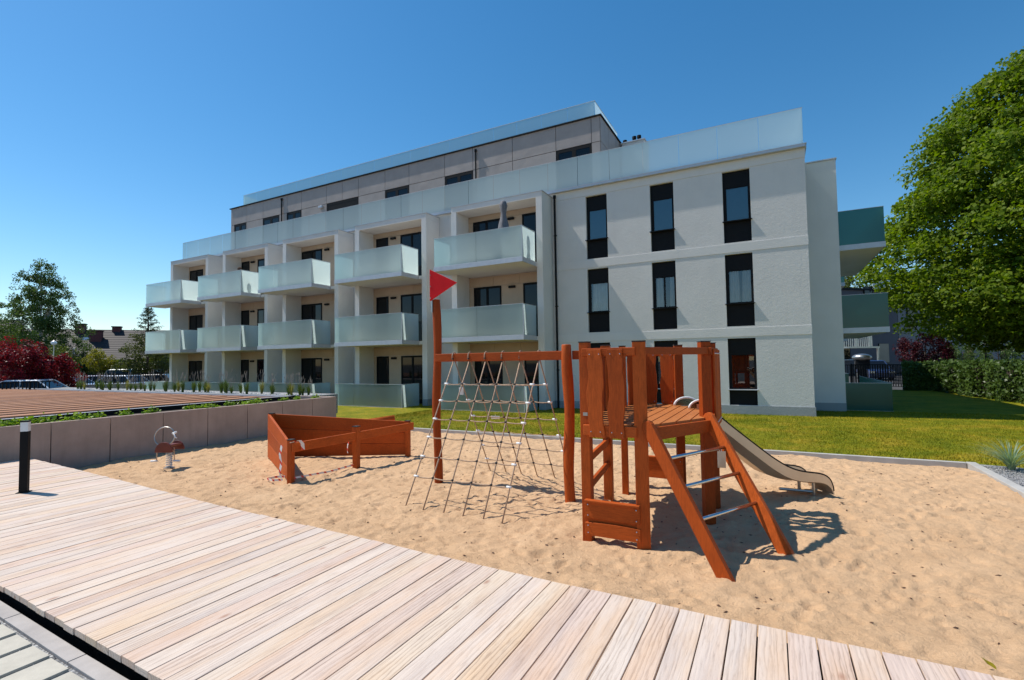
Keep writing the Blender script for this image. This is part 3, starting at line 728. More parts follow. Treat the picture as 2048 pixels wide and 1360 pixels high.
# penthouse
PX0,PX1,PY0,PY1,PZ=-31.64,-6.12,20.0,23.6,12.30
g=MB(); g.box(PX0+.03,PX1-.03,PY0+.03,PY1-.03,8.59,PZ-.01); ph=g.build('penthouse_wall',M['dark'],B)
g=MB(); jx=[-31.62,-29.95,-28.32,-26.41,-26.03,-24.75,-22.6,-21.35,-20.1,-18.15,-16.5,-14.22,-12.55,-10.37,-8.18,-6.53,-6.14]
wins=[(-31.27,-30.01),(-28.34,-26.75),(-26.07,-24.78),(-22.6,-20.13),(-18.14,-16.52),(-14.2,-12.54),(-8.15,-6.53)]
for u,v in zip(jx,jx[1:]):
    g.box(u+.012,v-.012,PY0,PY0+.028,11.22,PZ)
    segs=[(u,v)]
    for wa,wb in wins:
        ns=[]
        for s0,s1 in segs:
            if wb<=s0 or wa>=s1: ns.append((s0,s1))
            else:
                if wa>s0+.03: ns.append((s0,wa))
                if wb<s1-.03: ns.append((wb,s1))
        segs=ns
    for s0,s1 in segs:
        if s1-s0>.06: g.box(s0+.012,s1-.012,PY0,PY0+.028,8.6,11.195)
for k in range(3): g.box(PX1-.028,PX1,PY0+.03+k*1.18,PY0+.03+k*1.18+1.155,8.6,11.195); g.box(PX1-.028,PX1,PY0+.03+k*1.18,PY0+.03+k*1.18+1.155,11.22,PZ)
g.build('cladding',M['mauve'],ph)
for wi,(wa,wb) in enumerate(wins):
    d=MB(); y0=PY0+.004; z0,z1=9.0,11.18
    d.box(wa,wb,y0,y0+.03,z1-.12,z1); d.box(wa,wa+.09,y0,y0+.03,z0,z1-.12); d.box(wb-.09,wb,y0,y0+.03,z0,z1-.12)
    if wi==3: d.box(wa+.09,wb-.09,y0+.004,y0+.03,z0,z1-.12)
    else: d.box((wa+wb)/2-.09,(wa+wb)/2+.09,y0,y0+.03,z0,z1-.12)
    wn=d.build('penthouse_window',M['black'],B)
    if wi!=3:
        d=MB(); yy=y0+.02; d.add([(wa+.09,yy,z0),(wb-.09,yy,z0),(wb-.09,yy,z1-.12),(wa+.09,yy,z1-.12)],[(0,1,2,3)]); d.build('pane',M['glassdark'],wn)
g=MB(); g.box(PX0-.06,PX1+.06,PY0-.07,PY1+.05,PZ+.002,PZ+.055); g.build('penthouse_roof',M['black'],B)
g=MB(); x=-6.37; 
while x>-30.4:
    x1=max(x-1.26,-30.4); g.sheet(x1+.005,x-.005,PY0+.05,PY0+.064,PZ+.06,13.04); x=x1
g.sheet(-6.384,-6.37,PY0+.07,PY1,PZ+.06,13.04); g.sheet(-30.4,-30.386,PY0+.07,PY1,PZ+.06,13.04)
rg=g.build('roof_guard_glass',M['frost'],B)
g=MB(); g.box(-30.4,-6.36,PY0+.045,PY0+.069,13.042,13.055); g.box(-6.389,-6.365,PY0+.07,PY1,13.042,13.055); g.build('guard_rail_cap',M['offwhite'],rg)
for x in (-26.48,-12.35):
    g=MB(); g.tube([(x,PY0-.06,8.62),(x,PY0-.06,12.05)],.035,8); g.tube([(x,PY0-.06,12.05),(x,PY0-.06,12.17)],.06,8); g.build('penthouse_downpipe',M['black'],B)
l=MB(); l.box(-23.15,-22.85,PY0-.14,PY0-.005,11.0,11.14); l.build('penthouse_wall_lamp',M['grey_metal'],B,bev=.02)
# rooftop chimney block
g=MB(); g.box(-6.0,-4.95,23,24,8.6,12.2); ch=g.build('chimney',M['plaster'],B)
g=MB(); g.box(-6.05,-4.9,22.95,24.05,12.201,12.25); g.build('chimney_cap',M['grey_metal'],ch)
for x,y in ((-5.22,23.2),(-5.45,23.2),(-5.95,23.4),(-5.95,23.75)):
    g=MB(); g.tube([(x,y,12.25),(x,y,12.40)],.075,10); g.tube([(x,y,12.40),(x,y,12.52)],.10,10); g.build('flue_pot',M['black'],ch)
# right end wing
g=MB(); g.box(1.145,2.16,19.80,33,0,8.62); wg=g.build('end_wing',M['plaster2'],B)
g=MB(); g.box(1.146,2.19,19.76,33,8.622,8.66); g.build('coping',M['grey_metal'],wg)
g=MB(); g.box(1.166,2.165,19.79,19.799,0,.31); g.build('base_course',M['socle'],wg)
for fi,(zt,f) in enumerate(((.96,0),(3.96,2.84),(6.88,5.70))):
    for (ya,yb) in ((20.2,27.0),(30.5,35.5)):
        if fi:
            s=MB(); s.box(2.165,3.47,ya+.03,yb-.03,f-.17,f-.02); bal=s.build('balcony',M['plaster2'],B)
            k=MB(); k.box(2.165,3.5,ya,ya+.029,f-.18,f); k.box(3.471,3.5,ya+.03,yb,f-.18,f); k.build('fascia',M['grey_metal'],bal)
        else:
            s=MB(); s.box(2.165,3.5,ya,yb,-.1,.045); bal=s.build('balcony',M['kerb'],B)
        gg=MB(); gg.sheet(2.17,3.487,ya+.012,ya+.026,max(f,.05),zt); gg.sheet(3.474,3.488,ya+.03,yb-.02,max(f,.05),zt); gg.build('guard_glass',M['frostdark'],bal)
        k=MB(); k.box(2.165,3.495,ya+.007,ya+.032,zt+.001,zt+.015); k.box(3.469,3.494,ya+.033,yb-.02,zt+.001,zt+.015); k.build('guard_rail',M['grey_metal'],bal)
# parasol on the top right balcony
t=empty('balcony_parasol',(-8.82,16.2,5.70),'folded grey parasol standing behind the frosted glass of the top right balcony','parasol')
g=MB(); g.tube([(-8.82,16.2,5.70),(-8.82,16.2,7.95)],.022,8); g.build('pole',M['offwhite'],t)
g=MB(); n=18; secs=[]
for z,r in ((8.0,.015),(7.95,.09),(7.80,.13),(7.62,.10),(7.45,.085),(7.3,.11),(7.1,.16),(6.85,.19),(6.7,.2)):
    secs.append([(-8.82+r*(1+.22*math.cos(9*2*math.pi*k/n))*math.cos(2*math.pi*k/n),16.2+r*(1+.22*math.cos(9*2*math.pi*k/n))*math.sin(2*math.pi*k/n),z) for k in range(n)])
g.loft(secs,True); g.build('canopy',M['fabric'],t,True)
t=empty('parasol_base',(-8.82,16.2,5.66),'round dark parasol foot on the top right balcony floor','parasol base')
g=MB(); g.tube([(-8.82,16.2,5.661),(-8.82,16.2,5.72)],[.24,.2],16); g.build('foot',M['dark'],t)
t=empty('flower_pot',(-24.75,16.15,5.66),'small brown pot plant peeping over the glass of the second top-row balcony from left','pot plant')
g=MB(); g.tube([(-24.75,16.15,5.662),(-24.75,16.15,6.78)],.03,8); g.build('stand',M['black'],t)
g=MB(); g.tube([(-24.75,16.15,6.78),(-24.75,16.15,6.92)],[.08,.12],12); g.build('pot',M['tan'],t)
g=MB(); g.sphere((-24.75,16.15,6.98),.12,10,6); g.build('plant',M['bits'],t)
# ------------------------------------------------------------------ play tower
T=empty('play_tower',(-1.35,6.3,0),'reddish brown wooden play tower with wavy boards, ladder and metal slide','play tower')
POST=[((-1.795,5.10),.105,2.085,.02),((-1.21,5.10),.135,2.075,.25),((-.695,6.12),.115,2.085,.5),((-.70,6.86),.10,2.085,.5),((-1.21,7.5),.115,2.085,.3),((-1.80,7.5),.10,2.085,0),((-1.89,6.97),.085,2.08,.1),((-2.0,6.53),.115,2.085,.1)]
for (c,s,h,a) in POST:
    g=MB(); g.obox(c,s,s,-.15,h,a); p=g.build('post',M['woodv'],T,bev=.006)
    k=MB(); k.obox(c,s+.006,s+.006,h+.001,h+.012,a); k.build('post_cap',M['bark'],p)
ZP=1.22
poly=[(-1.84,5.06),(-1.17,5.06),(-.66,6.05),(-.66,6.76),(-1.15,7.54),(-1.84,7.54),(-2.03,6.60)]
def clip_x(poly,x):
    ys=[]
    n=len(poly)
    for i in range(n):
        a,b_=poly[i],poly[(i+1)%n]
        if (a[0]-x)*(b_[0]-x)<=0 and a[0]!=b_[0]: ys.append(a[1]+(b_[1]-a[1])*(x-a[0])/(b_[0]-a[0]))
    return (min(ys),max(ys)) if len(ys)>1 else None
g=MB(); x=-2.01
while x<-.69:
    x1=min(x+.115,-.675); p=clip_x(poly,x+.004); q=clip_x(poly,x1-.004)
    if p and q: g.hexa([(x+.004,p[0],ZP-.035),(x1-.004,q[0],ZP-.035),(x1-.004,q[1],ZP-.035),(x+.004,p[1],ZP-.035),(x+.004,p[0],ZP),(x1-.004,q[0],ZP),(x1-.004,q[1],ZP),(x+.004,p[1],ZP)])
    x+=.12
g.build('platform',M['woodplat'],T,bev=.003)
g=MB()
for (a,b_) in (((-1.14,5.05),(-.63,6.02)),((-.64,6.16),(-.65,6.70)),((-.70,6.82),(-1.16,7.54)),((-1.24,7.56),(-1.78,7.56)),((-1.86,7.5),(-2.04,6.6)),((-2.02,6.48),(-1.86,5.16))):
    g.bar((a[0],a[1],ZP-.09),(b_[0],b_[1],ZP-.09),.035,.13)
g.build('platform_beam',M['woody'],T,bev=.004)
def rail(a,b_,z0,z1,th=.04,name='rail',mat='woodx'):
    g=MB(); g.bar((a[0],a[1],(z0+z1)/2),(b_[0],b_[1],(z0+z1)/2),th,z1-z0); return g.build(name,M[mat],T,bev=.006)
def wavy(c,a,w_,z0,z1,ph,th=.022,n=16,out=False):   # board standing in plane with direction angle a
    d=Vector((math.cos(a),math.sin(a),0)); nn=Vector((-d.y,d.x,0)); L=[];Rr=[]
    for k in range(n+1):
        z=z0+(z1-z0)*k/n
        L.append(-w_/2+.011*math.sin(k*.62+ph)+.005*math.sin(k*1.3+ph*2)); Rr.append(w_/2+.010*math.sin(k*.55+ph+1.4)+.004*math.sin(k*1.5))
    g=MB(); secs=[]
    for k in range(n+1):
        z=z0+(z1-z0)*k/n; q=[]
        for s,t in ((L[k],-th/2),(Rr[k],-th/2),(Rr[k],th/2),(L[k],th/2)):
            p=Vector((c[0],c[1],z))+d*s+nn*t; q.append(p)
        secs.append(q)
    g.loft(secs,True); o=g.build('wavy_board',M['woodv'],T,bev=.004)
    for s in (-w_*.32,w_*.30):
        for z in (z0+.06,z1-.05):
            b=MB(); p=Vector((c[0],c[1],z))+d*s; b.sphere(p-nn*(th/2)*(-1 if out else 1),.008,8,4); b.build('bolt',M['steel'],o)
    return o
rail((-1.80,5.02),(-1.225,5.02),1.935,2.02); rail((-1.80,5.02),(-1.23,5.02),1.10,1.21)
wavy((-1.648,4.985),0,.165,1.085,2.005,.3); wavy((-1.425,4.985),0,.165,1.085,2.005,2.1)
rail((-1.185,5.07),(-.66,6.07),1.94,2.02,.045)
# right short side
rail((-.625,6.06),(-.635,6.92),1.935,2.02,.04,mat='woody'); rail((-.625,6.06),(-.635,6.92),1.10,1.20,.04,mat='woody')
for k in range(5): wavy((-.592-.002*k,6.175+.155*k),math.pi/2,.105,1.08,2.0,.9+1.3*k)
# rear side
rail((-1.18,7.58),(-1.84,7.58),1.935,2.02); wavy((-1.38,7.54),0,.19,1.2,2.0,1.2); wavy((-1.63,7.54),0,.19,1.2,2.0,3.1)
# left rear and left side barriers of upright boards
def fence_boards(a,b_,n,w_,off):
    a=Vector((*a,0));b_=Vector((*b_,0)); d=(b_-a); ang=math.atan2(d.y,d.x); nn=Vector((-d.y,d.x,0)).normalized()*off
    for k in range(n):
        c=a+d*((k+.5)/n)+nn; wavy((c.x,c.y),ang,w_,1.12,1.99,k*1.1)
rail((-1.86,7.5),(-2.04,6.57),1.935,2.02,.04,mat='woody'); fence_boards((-1.86,7.45),(-2.03,6.62),3,.2,.03)
rail((-2.03,6.50),(-1.85,5.13),1.935,2.02,.04,mat='woody'); rail((-2.03,6.50),(-1.85,5.13),1.10,1.20,.04,mat='woody'); fence_boards((-2.03,6.45),(-1.85,5.18),6,.145,.035)
# lower panels (play counters)
def panel(xa,xb,y,zs,sgn=-1):
    for z0,z1,cv in zs:
        g=MB(); n=12; s0=[]; 
        top=[];bot=[]
        for k in range(n+1):
            x=xa+(xb-xa)*k/n; zz=z1+(cv*math.sin(math.pi*k/n)); top.append((x,zz)); bot.append((x,z0))
        pts=[(x,y,z) for x,z in bot]+[(x,y,z) for x,z in reversed(top)]
        g.prism(pts,(0,.028,0)); o=g.build('lower_board',M['woodx'],T,bev=.004)
        for x in (xa+.035,xb-.035):
            for z in (z0+.03,z1-.025): b=MB(); b.sphere((x,y-.002,z),.008,8,4); b.build('bolt',M['steel'],o)
panel(-1.80,-1.22,5.005,[(.235,.40,.0),(.055,.185,.012)])
g=MB(); g.box(-1.80,-1.22,4.985,5.05,.402,.425); g.build('lower_board_cap',M['woodx'],T,bev=.006)
g=MB(); g.box(-1.79,-1.235,5.034,5.06,.12,.40); g.build('lower_backboard',M['woodx'],T)
panel(-1.84,-1.17,7.42,[(.15,.44,.0)]); g=MB(); g.box(-1.84,-1.17,7.40,7.47,.442,.465); g.build('lower_board_cap',M['woodx'],T,bev=.006)
for z in (.50,.80): g=MB(); g.bar((-1.82,5.16,z),(-1.985,6.47,z),.04,.085); g.build('rung_board',M['woody'],T,bev=.005)
# ladder
A0,A1=Vector((-1.12,5.03,1.215)),Vector((-.40,4.655,-.03)); B0,B1=Vector((-.655,6.02,1.215)),Vector((.09,5.42,-.03))
for P0,P1 in ((A0,A1),(B0,B1)):
    d=(P1-P0).normalized(); side=Vector((.45,.89,0)).normalized(); u=side.cross(d).normalized()
    if u.z<0: u=-u
    h=.068; pts=[]
    for k in range(7):
        a=math.pi/2+math.pi*k/6; pts.append(P0+u*(h*math.sin(a))+d*(h*.9*math.cos(a)))
    e=P1
    pts.append(e-u*h-d*.02); pts.append(e+u*h+d*.16)
    g=MB(); g.prism([p-side*.024 for p in pts],side*.048); g.build('ladder_stringer',M['woodplat'] if False else M['woodv'],T,bev=.004)
for t_ in (.235,.43,.64):
    a=A0.lerp(A1,t_)+Vector((0,0,-.0)); b_=B0.lerp(B1,t_); g=MB(); g.tube([a,b_],.0175,12); g.build('ladder_rung',M['steel'],T,True)
# slide
S0=Vector((-1.03,7.13,0)); D=Vector((.84,.54,0)).normalized(); Nn=Vector((D.y,-D.x,0))
prof=[(0,1.30),(.10,1.285),(.24,1.18),(.5,.965),(.8,.73),(1.0,.575),(1.2,.445),(1.36,.375),(1.5,.345),(1.66,.325),(1.76,.30),(1.84,.24),(1.875,.14),(1.88,.08)]
def rs(P,n=40):   # resample smoothly
    out=[]
    for k in range(n+1):
        s=P[-1][0]*k/n
        for i in range(len(P)-1):
            if P[i][0]<=s<=P[i+1][0]:
                t_=(s-P[i][0])/max(1e-6,P[i+1][0]-P[i][0]); p0=P[max(i-1,0)][1];p1=P[i][1];p2=P[i+1][1];p3=P[min(i+2,len(P)-1)][1]
                m1=(p2-p0)/2 if i>0 else p2-p1; m2=(p3-p1)/2
                out.append((s,p1+(p2-p1)*(t_*t_*(3-2*t_)))); break
    return out
pr=[]
for (a,b_) in zip(prof,prof[1:]):
    for k in range(4): pr.append((a[0]+(b_[0]-a[0])*k/4,a[1]+(b_[1]-a[1])*k/4))
pr.append(prof[-1])
for _ in range(3): pr=[pr[0]]+[((pr[i-1][0]+2*pr[i][0]+pr[i+1][0])/4,(pr[i-1][1]+2*pr[i][1]+pr[i+1][1])/4) for i in range(1,len(pr)-1)]+[pr[-1]]
secs=[]; hw=.235
for s,z in pr:
    dep=.15 if s<1.2 else .15-.04*(s-1.2)/.68
    dp2=(.27 if s>.15 else .2) if s<1.0 else max(.16,.27-.12*(s-1.0)/.4)
    c=S0+D*s; q=[]
    for o_,zz in ((-hw-.012,0),(-hw-.012,-dep),(-hw+.09,-dp2),(hw-.09,-dp2),(hw+.012,-dep),(hw+.012,0),(hw,0),(hw-.004,-dep+.02),(hw-.05,-dep),(-hw+.05,-dep),(-hw+.004,-dep+.02),(-hw,0)):
        q.append(c+Nn*o_+Vector((0,0,max(z+zz,-.03 if s<1.7 else .03))))
    secs.append(q)
g=MB(); g.loft(secs,True); sl_=g.build('slide',M['slide'],T,False)
g=MB()
for sg in (-1,1): g.tube([S0+D*s+Nn*(sg*(hw+.006))+Vector((0,0,z)) for s,z in pr],.011,8)
g.build('slide_rim',M['black'],sl_,True)
g=MB()
for sg in (-1,1):
    arc=[]
    for k in range(13):
        a=math.pi*k/12; arc.append(S0+D*(-.10+.14*0)+Nn*(sg*hw)+D*(.17-.17*math.cos(a))+Vector((0,0,ZP+.01+.11*math.sin(a))))
    g.tube(arc,.016,8)
g.build('slide_hoop',M['white'],sl_,True)
for sg in (-1,1):
    g=MB()
    q=[S0+D*(-.08)+Nn*(sg*hw)+Vector((0,0,ZP))]
    for k in range(13):
        a=math.pi*k/12; q.append(S0+D*(.09-.17*math.cos(a)-.02)+Nn*(sg*hw)+Vector((0,0,ZP+.01+.108*math.sin(a))))
    g.prism([p-Nn*.004 for p in q[1:]],Nn*.008)
    g.build('slide_cheek',M['mirror'],sl_)
g=MB(); c=S0+D*1.66
for sg in (-1,1): g.tube([c+Nn*(sg*.15)+Vector((0,0,-.1)),c+Nn*(sg*.15)+Vector((0,0,.19))],.022,8)
g.tube([S0+D*1.2+Nn*.1+Vector((0,0,.1)),c+Nn*.14+Vector((0,0,.05))],.02,8); g.build('slide_foot',M['galv'],sl_)
g=MB(); g.box(-1.81,-1.76,5.044,5.0475,1.30,1.335); g.build('maker_plate',M['galv'],T)
# paper tags
def ptag(loc,w_,h,a,label,mat='white'):
    t=empty('hanging_tag',loc,label,'tag'); d=Vector((math.cos(a),math.sin(a),0)); p=Vector(loc); n=Vector((-d.y,d.x,0))*.006
    g=MB(); q=[p-d*w_/2+Vector((0,0,-.02)),p+d*w_/2+Vector((0,0,-.02)),p+d*w_/2*.95+Vector((0,0,-h))+n*2,p-d*w_/2+Vector((0,0,-h))+n]
    g.prism(q,n); g.build('tag_sheet',M[mat],t); g=MB(); g.tube([p,p+Vector((0,0,-.025))],.004,6); g.build('tie',M['tape'],t)
b_=B0.lerp(B1,.235); a_=A0.lerp(A1,.235); p=a_.lerp(b_,.93)
ptag((p.x,p.y-.02,p.z-.015),.085,.20,.15,'grey plastic tag hanging from the top metal rung of the ladder','galv')
# ------------------------------------------------------------------ climbing net frame
Cn=empty('climbing_net_frame',(-3.6,6.4,0),'wooden post and beam frame with a beige rope climbing net','climbing net')
def log(name,x,y,z0,z1,r,ph):
    pts=[];rr=[]
    for k in range(15):
        z=z0+(z1-z0)*k/14; pts.append((x+.012*math.sin(k*.7+ph),y+.01*math.cos(k*.5+ph),z)); rr.append(r*(1+.05*math.sin(k*1.1+ph)))
    rr[-1]*=.93; pts.append((pts[-1][0],pts[-1][1],z1+.012)); rr.append(r*.8)
    g=MB(); g.tube(pts,rr,18); return g.build(name,M['woodv'],Cn,True)
log('flag_post',-4.775,6.45,-.2,2.90,.066,.4); log('log_post',-2.465,6.29,-.2,2.10,.073,1.9)
g=MB(); g.bar((-4.74,6.40,1.965),(-2.52,6.345,1.965),.09,.125); g.bar((-2.42,6.37,1.965),(-2.05,6.45,1.965),.09,.12); g.build('beam',M['woodx'],Cn,bev=.008)
NX=6; tops=[-4.39+.292*i for i in range(6)]; fb=[-4.31,-4.02,-3.70,-3.41,-3.12,-2.86]; bb=[-4.36,-4.05,-3.76,-3.47,-3.16,-2.88]
fz=[1.57,1.33,1.08,.84,.60,.36]; bz=[1.55,1.28,1.01,.75,.49,.24]
def fpt(i,z): 
    q=1-z/1.93; return Vector((tops[i]+(fb[i]-tops[i])*q,6.37-1.27*q,z))
def bpt(i,z):
    q=1-z/1.93; return Vector((tops[i]+(bb[i]-tops[i])*q,6.39+1.01*q,z))
g=MB()
for i in range(6):
    for f in (fpt,bpt):
        g.tube([f(i,z) for z in (1.93,1.45,1.0,.5,-.08)],.0095,7)
    a=[]
    for k in range(9):
        t_=math.pi*k/8; a.append(Vector((tops[i],6.38-.058*math.cos(t_),1.93+.115*math.sin(t_)**.6)))
    g.tube(a,.009,6)
for f,zs in ((fpt,fz),(bpt,bz)):
    for z in zs:
        for i in range(5):
            a,b_=f(i,z),f(i+1,z); g.tube([a+(b_-a)*q-Vector((0,0,.055*q*(1-q))) for q in (0,.25,.5,.75,1)],.0085,6)
g.build('rope_net',M['rope'],Cn,True)
jm=bpy.data.meshes.new('rope_joint'); jb=MB(); jb.sphere((0,0,0),.020,10,6,.8); jm.from_pydata(jb.v,[],jb.f); jm.materials.append(M['rubber'])
sm_=bpy.data.meshes.new('rope_end_sleeve'); jb=MB(); jb.tube([(-.034,0,.001),(.034,0,-.003)],.015,8); sm_.from_pydata(jb.v,[],jb.f); sm_.materials.append(M['white'])
for me_ in (jm,sm_): me_.polygons.foreach_set('use_smooth',[True]*len(me_.polygons))
def put(me_,p):
    o=bpy.data.objects.new(me_.name,me_); COL.objects.link(o); o.parent=Cn; o.location=Vector(p)-ORG[Cn.name]
for f,zs in ((fpt,fz),(bpt,bz)):
    for z in zs:
        for i in range(6):
            p=f(i,z)
            if 0<i<5: put(jm,p)
            else: put(sm_,p+Vector((.012 if i==0 else -.012,0,0)))
for i in range(6): put(jm,(tops[i],6.333,1.945))
t=empty('triangular_flag',(-4.78,6.45,2.9),'red triangular pennant on top of the tall wooden post','flag')
g=MB(); g.prism([(-4.84,6.36,2.885),(-4.32,6.37,3.14),(-4.84,6.36,3.395)],(0,.018,0)); g.build('pennant',M['red'],t,bev=.003)
g=MB(); g.box(-4.835,-4.805,6.379,6.395,2.70,3.35); g.build('flag_bracket',M['galv'],t)
for z in (2.93,3.12,3.30): g=MB(); g.sphere((-4.82,6.357,z),.010,8,4); g.build('bolt',M['steel'],t)
p=fpt(1,1.55); ptag((p.x,p.y-.02,p.z-.01),.07,.13,.1,'white paper tag hanging on the upper left of the climbing net')
p=bpt(1,1.02); ptag((p.x+.12,p.y+.02,p.z+.02),.15,.07,.1,'white crumpled tag hanging in the rear side of the climbing net')
# ------------------------------------------------------------------ triangular boat sandbox
Bo=empty('boat_sandbox',(-7.6,6.7,0),'triangular reddish wooden boat-shaped sand play enclosure with three plank sides','sand play boat')
PA,PB,PC=Vector((-6.98,5.42,0)),Vector((-6.60,7.98,0)),Vector((-9.15,6.62,0))
def plankwall(P,Q,hp,hq,n=3):
    d=(Q-P).normalized(); nn=Vector((-d.y,d.x,0))
    if nn.dot(P-Vector((-7.6,6.7,0)))<0: nn=-nn
    for k in range(n):
        def z(h,q): return .015+(h-.015)*q/n
        g=MB(); e=.0012
        q=[]
        for p,h in ((P,hp),(Q,hq)):
            q+= [(p-nn*.02, z(h,k)+e),(p+nn*.022,z(h,k)+e),(p+nn*.022,z(h,k+1)-e),(p-nn*.02,z(h,k+1)-e)]
        pts=[Vector((a.x,a.y,zz)) for a,zz in q]
        g.hexa([pts[0],pts[1],pts[2],pts[3],pts[4],pts[5],pts[6],pts[7]])
        g.build('side_plank',M['woodx'],Bo,bev=.008)
plankwall(PA,PC,.64,.90); plankwall(PB,PC,.69,.90)
for c,s,h,a in ((PA+Vector((.0,.03,0)),.085,.665,.15),(PB+Vector((-.02,-.05,0)),.085,.70,.1),(PC+Vector((.09,0,0)),.09,.90,.4),(Vector((-6.76,6.66,0)),.10,.74,.1)):
    g=MB(); g.obox((c.x,c.y),s,s,-.1,h,a); p=g.build('post',M['woodv'],Bo,bev=.005)
    k=MB(); k.obox((c.x,c.y),s+.012,s+.012,h+.001,h+.014,a); k.build('post_cap',M['rubber'],p)
g=MB(); a=PA+Vector((.065,.0,.55)); b_=PB+Vector((.065,.02,.60)); g.bar(a,b_,.04,.15); g.build('front_beam',M['woody'],Bo,bev=.008)
t=empty('log_beam',(-8.1,8.55,0),'round reddish log on a post sticking up behind the boat sandbox','log')
g=MB(); g.tube([(-8.9,8.05,.44),(-7.72,8.78,.62)],.075,18); g.build('log',M['woodx'],t,True)
g=MB(); g.obox((-8.3,8.42),.1,.1,-.1,.46); g.build('support_post',M['woodv'],t,bev=.005)
t=empty('barrier_tape',(-7.0,5.36,0),'red and white barrier tape trailing from the front corner post of the boat sandbox','tape')
def ribbon(pts,w_,name,t,mat='tape',up=Vector((0,0,1))):
    g=MB(); vs=[]
    for p in pts: p=Vector(p); vs+=[p-up*w_/2,p+up*w_/2]
    g.add(vs,[(2*k,2*k+1,2*k+3,2*k+2) for k in range(len(pts)-1)]); o=g.build(name,M[mat],t); m_=o.modifiers.new('s','SOLIDIFY'); m_.thickness=.0015; return o
ribbon([(-7.02,5.31,.60),(-7.045,5.295,.45),(-7.02,5.30,.3),(-7.04,5.29,.18),(-7.02,5.30,.08)],.05,'hanging_strip',t,up=Vector((1,0,0)))
ribbon([(-7.02,5.33,.05),(-7.2,5.28,.03),(-7.42,5.34,.02),(-7.38,5.5,.025),(-7.15,5.56,.04)],.035,'ground_loop',t)
ribbon([(-6.95,5.44,.02+.03),(-6.9,5.75,.045),(-6.82,6.1,.04),(-6.8,6.4,.05),(-6.78,6.6,.06)],.03,'trailing_strip',t)
ribbon([(-6.93,5.38,.63),(-6.85,5.52,.66),(-6.84,5.56,.60),(-6.84,5.57,.50)],.06,'top_strip',t,up=Vector((.3,.9,0)))
t=empty('tape_end',(-6.85,6.6,.5),'short red and white tape end tied to the middle post of the boat sandbox','tape')
ribbon([(-6.80,6.59,.56),(-6.84,6.57,.50),(-6.87,6.56,.42),(-6.88,6.56,.34),(-6.88,6.57,.27)],.05,'hanging_strip',t,up=Vector((.7,-.3,0)))
# ------------------------------------------------------------------ spring rider
Rr=empty('spring_rider',(-9.98,5.17,0),'small red spring rider with a steel hoop and footrests near the concrete wall','spring rider')
q=Vector((-9.98,5.17,0)); vx=Vector((.885,.466,0)); vy=Vector((-.466,.885,0))
def W(a,b_,c): return q+vx*a+vy*b_+Vector((0,0,c))
g=MB(); g.tube([W(.045*math.cos(k*.6),.045*math.sin(k*.6),.02+.30*k/84) for k in range(85)],.011,6); g.build('spring',M['offwhite'],Rr,True)
g=MB(); g.tube([W(0,0,-.02),W(0,0,.02)],.09,14); g.tube([W(0,0,.31),W(0,0,.335)],.07,12); g.build('spring_plate',M['galv'],Rr)
for k,(yy,sc_) in enumerate(((-.16,1),(.20,.85))):
    g=MB(); pts=[]
    for j in range(15):
        a=math.pi*j/14; pts.append(W(.16*sc_*math.cos(a),yy,.32+.19*sc_*math.sin(a)))
    g.prism(pts,vy*.03); g.build('body_panel',M['redplate'],Rr,bev=.004)
g=MB(); g.bar(W(0,-.13,.44),W(0,.24,.42),.20,.035); g.build('seat',M['redplate'],Rr,bev=.01)
g=MB(); g.tube([W(-.02+.185*math.cos(a),-.10+.03*math.sin(a),.605+.17*math.sin(a)) for a in [2*math.pi*k/36 for k in range(36)]],.010,8,closed=True); g.build('steel_hoop',M['galv'],Rr,True)
g=MB()
for sg in (-1,1):
    g.tube([W(.155*sg,-.10,.40),W(.165*sg,-.10,.17)],.010,6)
g.build('footrest_bracket',M['galv'],Rr)
for sg in (-1,1):
    g=MB(); g.tube([W(.15*sg,-.10,.16),W(.27*sg,-.10,.155)],.018,10); g.build('footrest',M['white'],Rr,True)
for sg,a in ((1,0),):
    g=MB(); g.tube([W(.14,-.12,.66),W(.21,-.12,.685)],.02,10); g.tube([W(.17,-.13,.67),W(.20,-.14,.60),W(.23,-.14,.58)],.012,8); g.build('handle_grip',M['white'],Rr,True)
# fallen leaf
zz=sand_z(1.06,3.88); g=MB(); lp=[(0,-.035,0),(.018,-.02,.01),(.03,.0,.012),(.02,.022,.012),(0,.045,.02),(-.018,.02,.018),(-.028,0,.012),(-.015,-.022,.008)]
g.add([(0,0,.002)]+lp,[(0,k+1,(k+1)%8+1) for k in range(8)]); o=tag(g.build('fallen_leaf',M['gold']),'small yellow-green leaf lying on the sand by the boardwalk','leaf'); o.location=(1.06,3.88,zz+.012); o.rotation_euler=(.2,.15,.9)

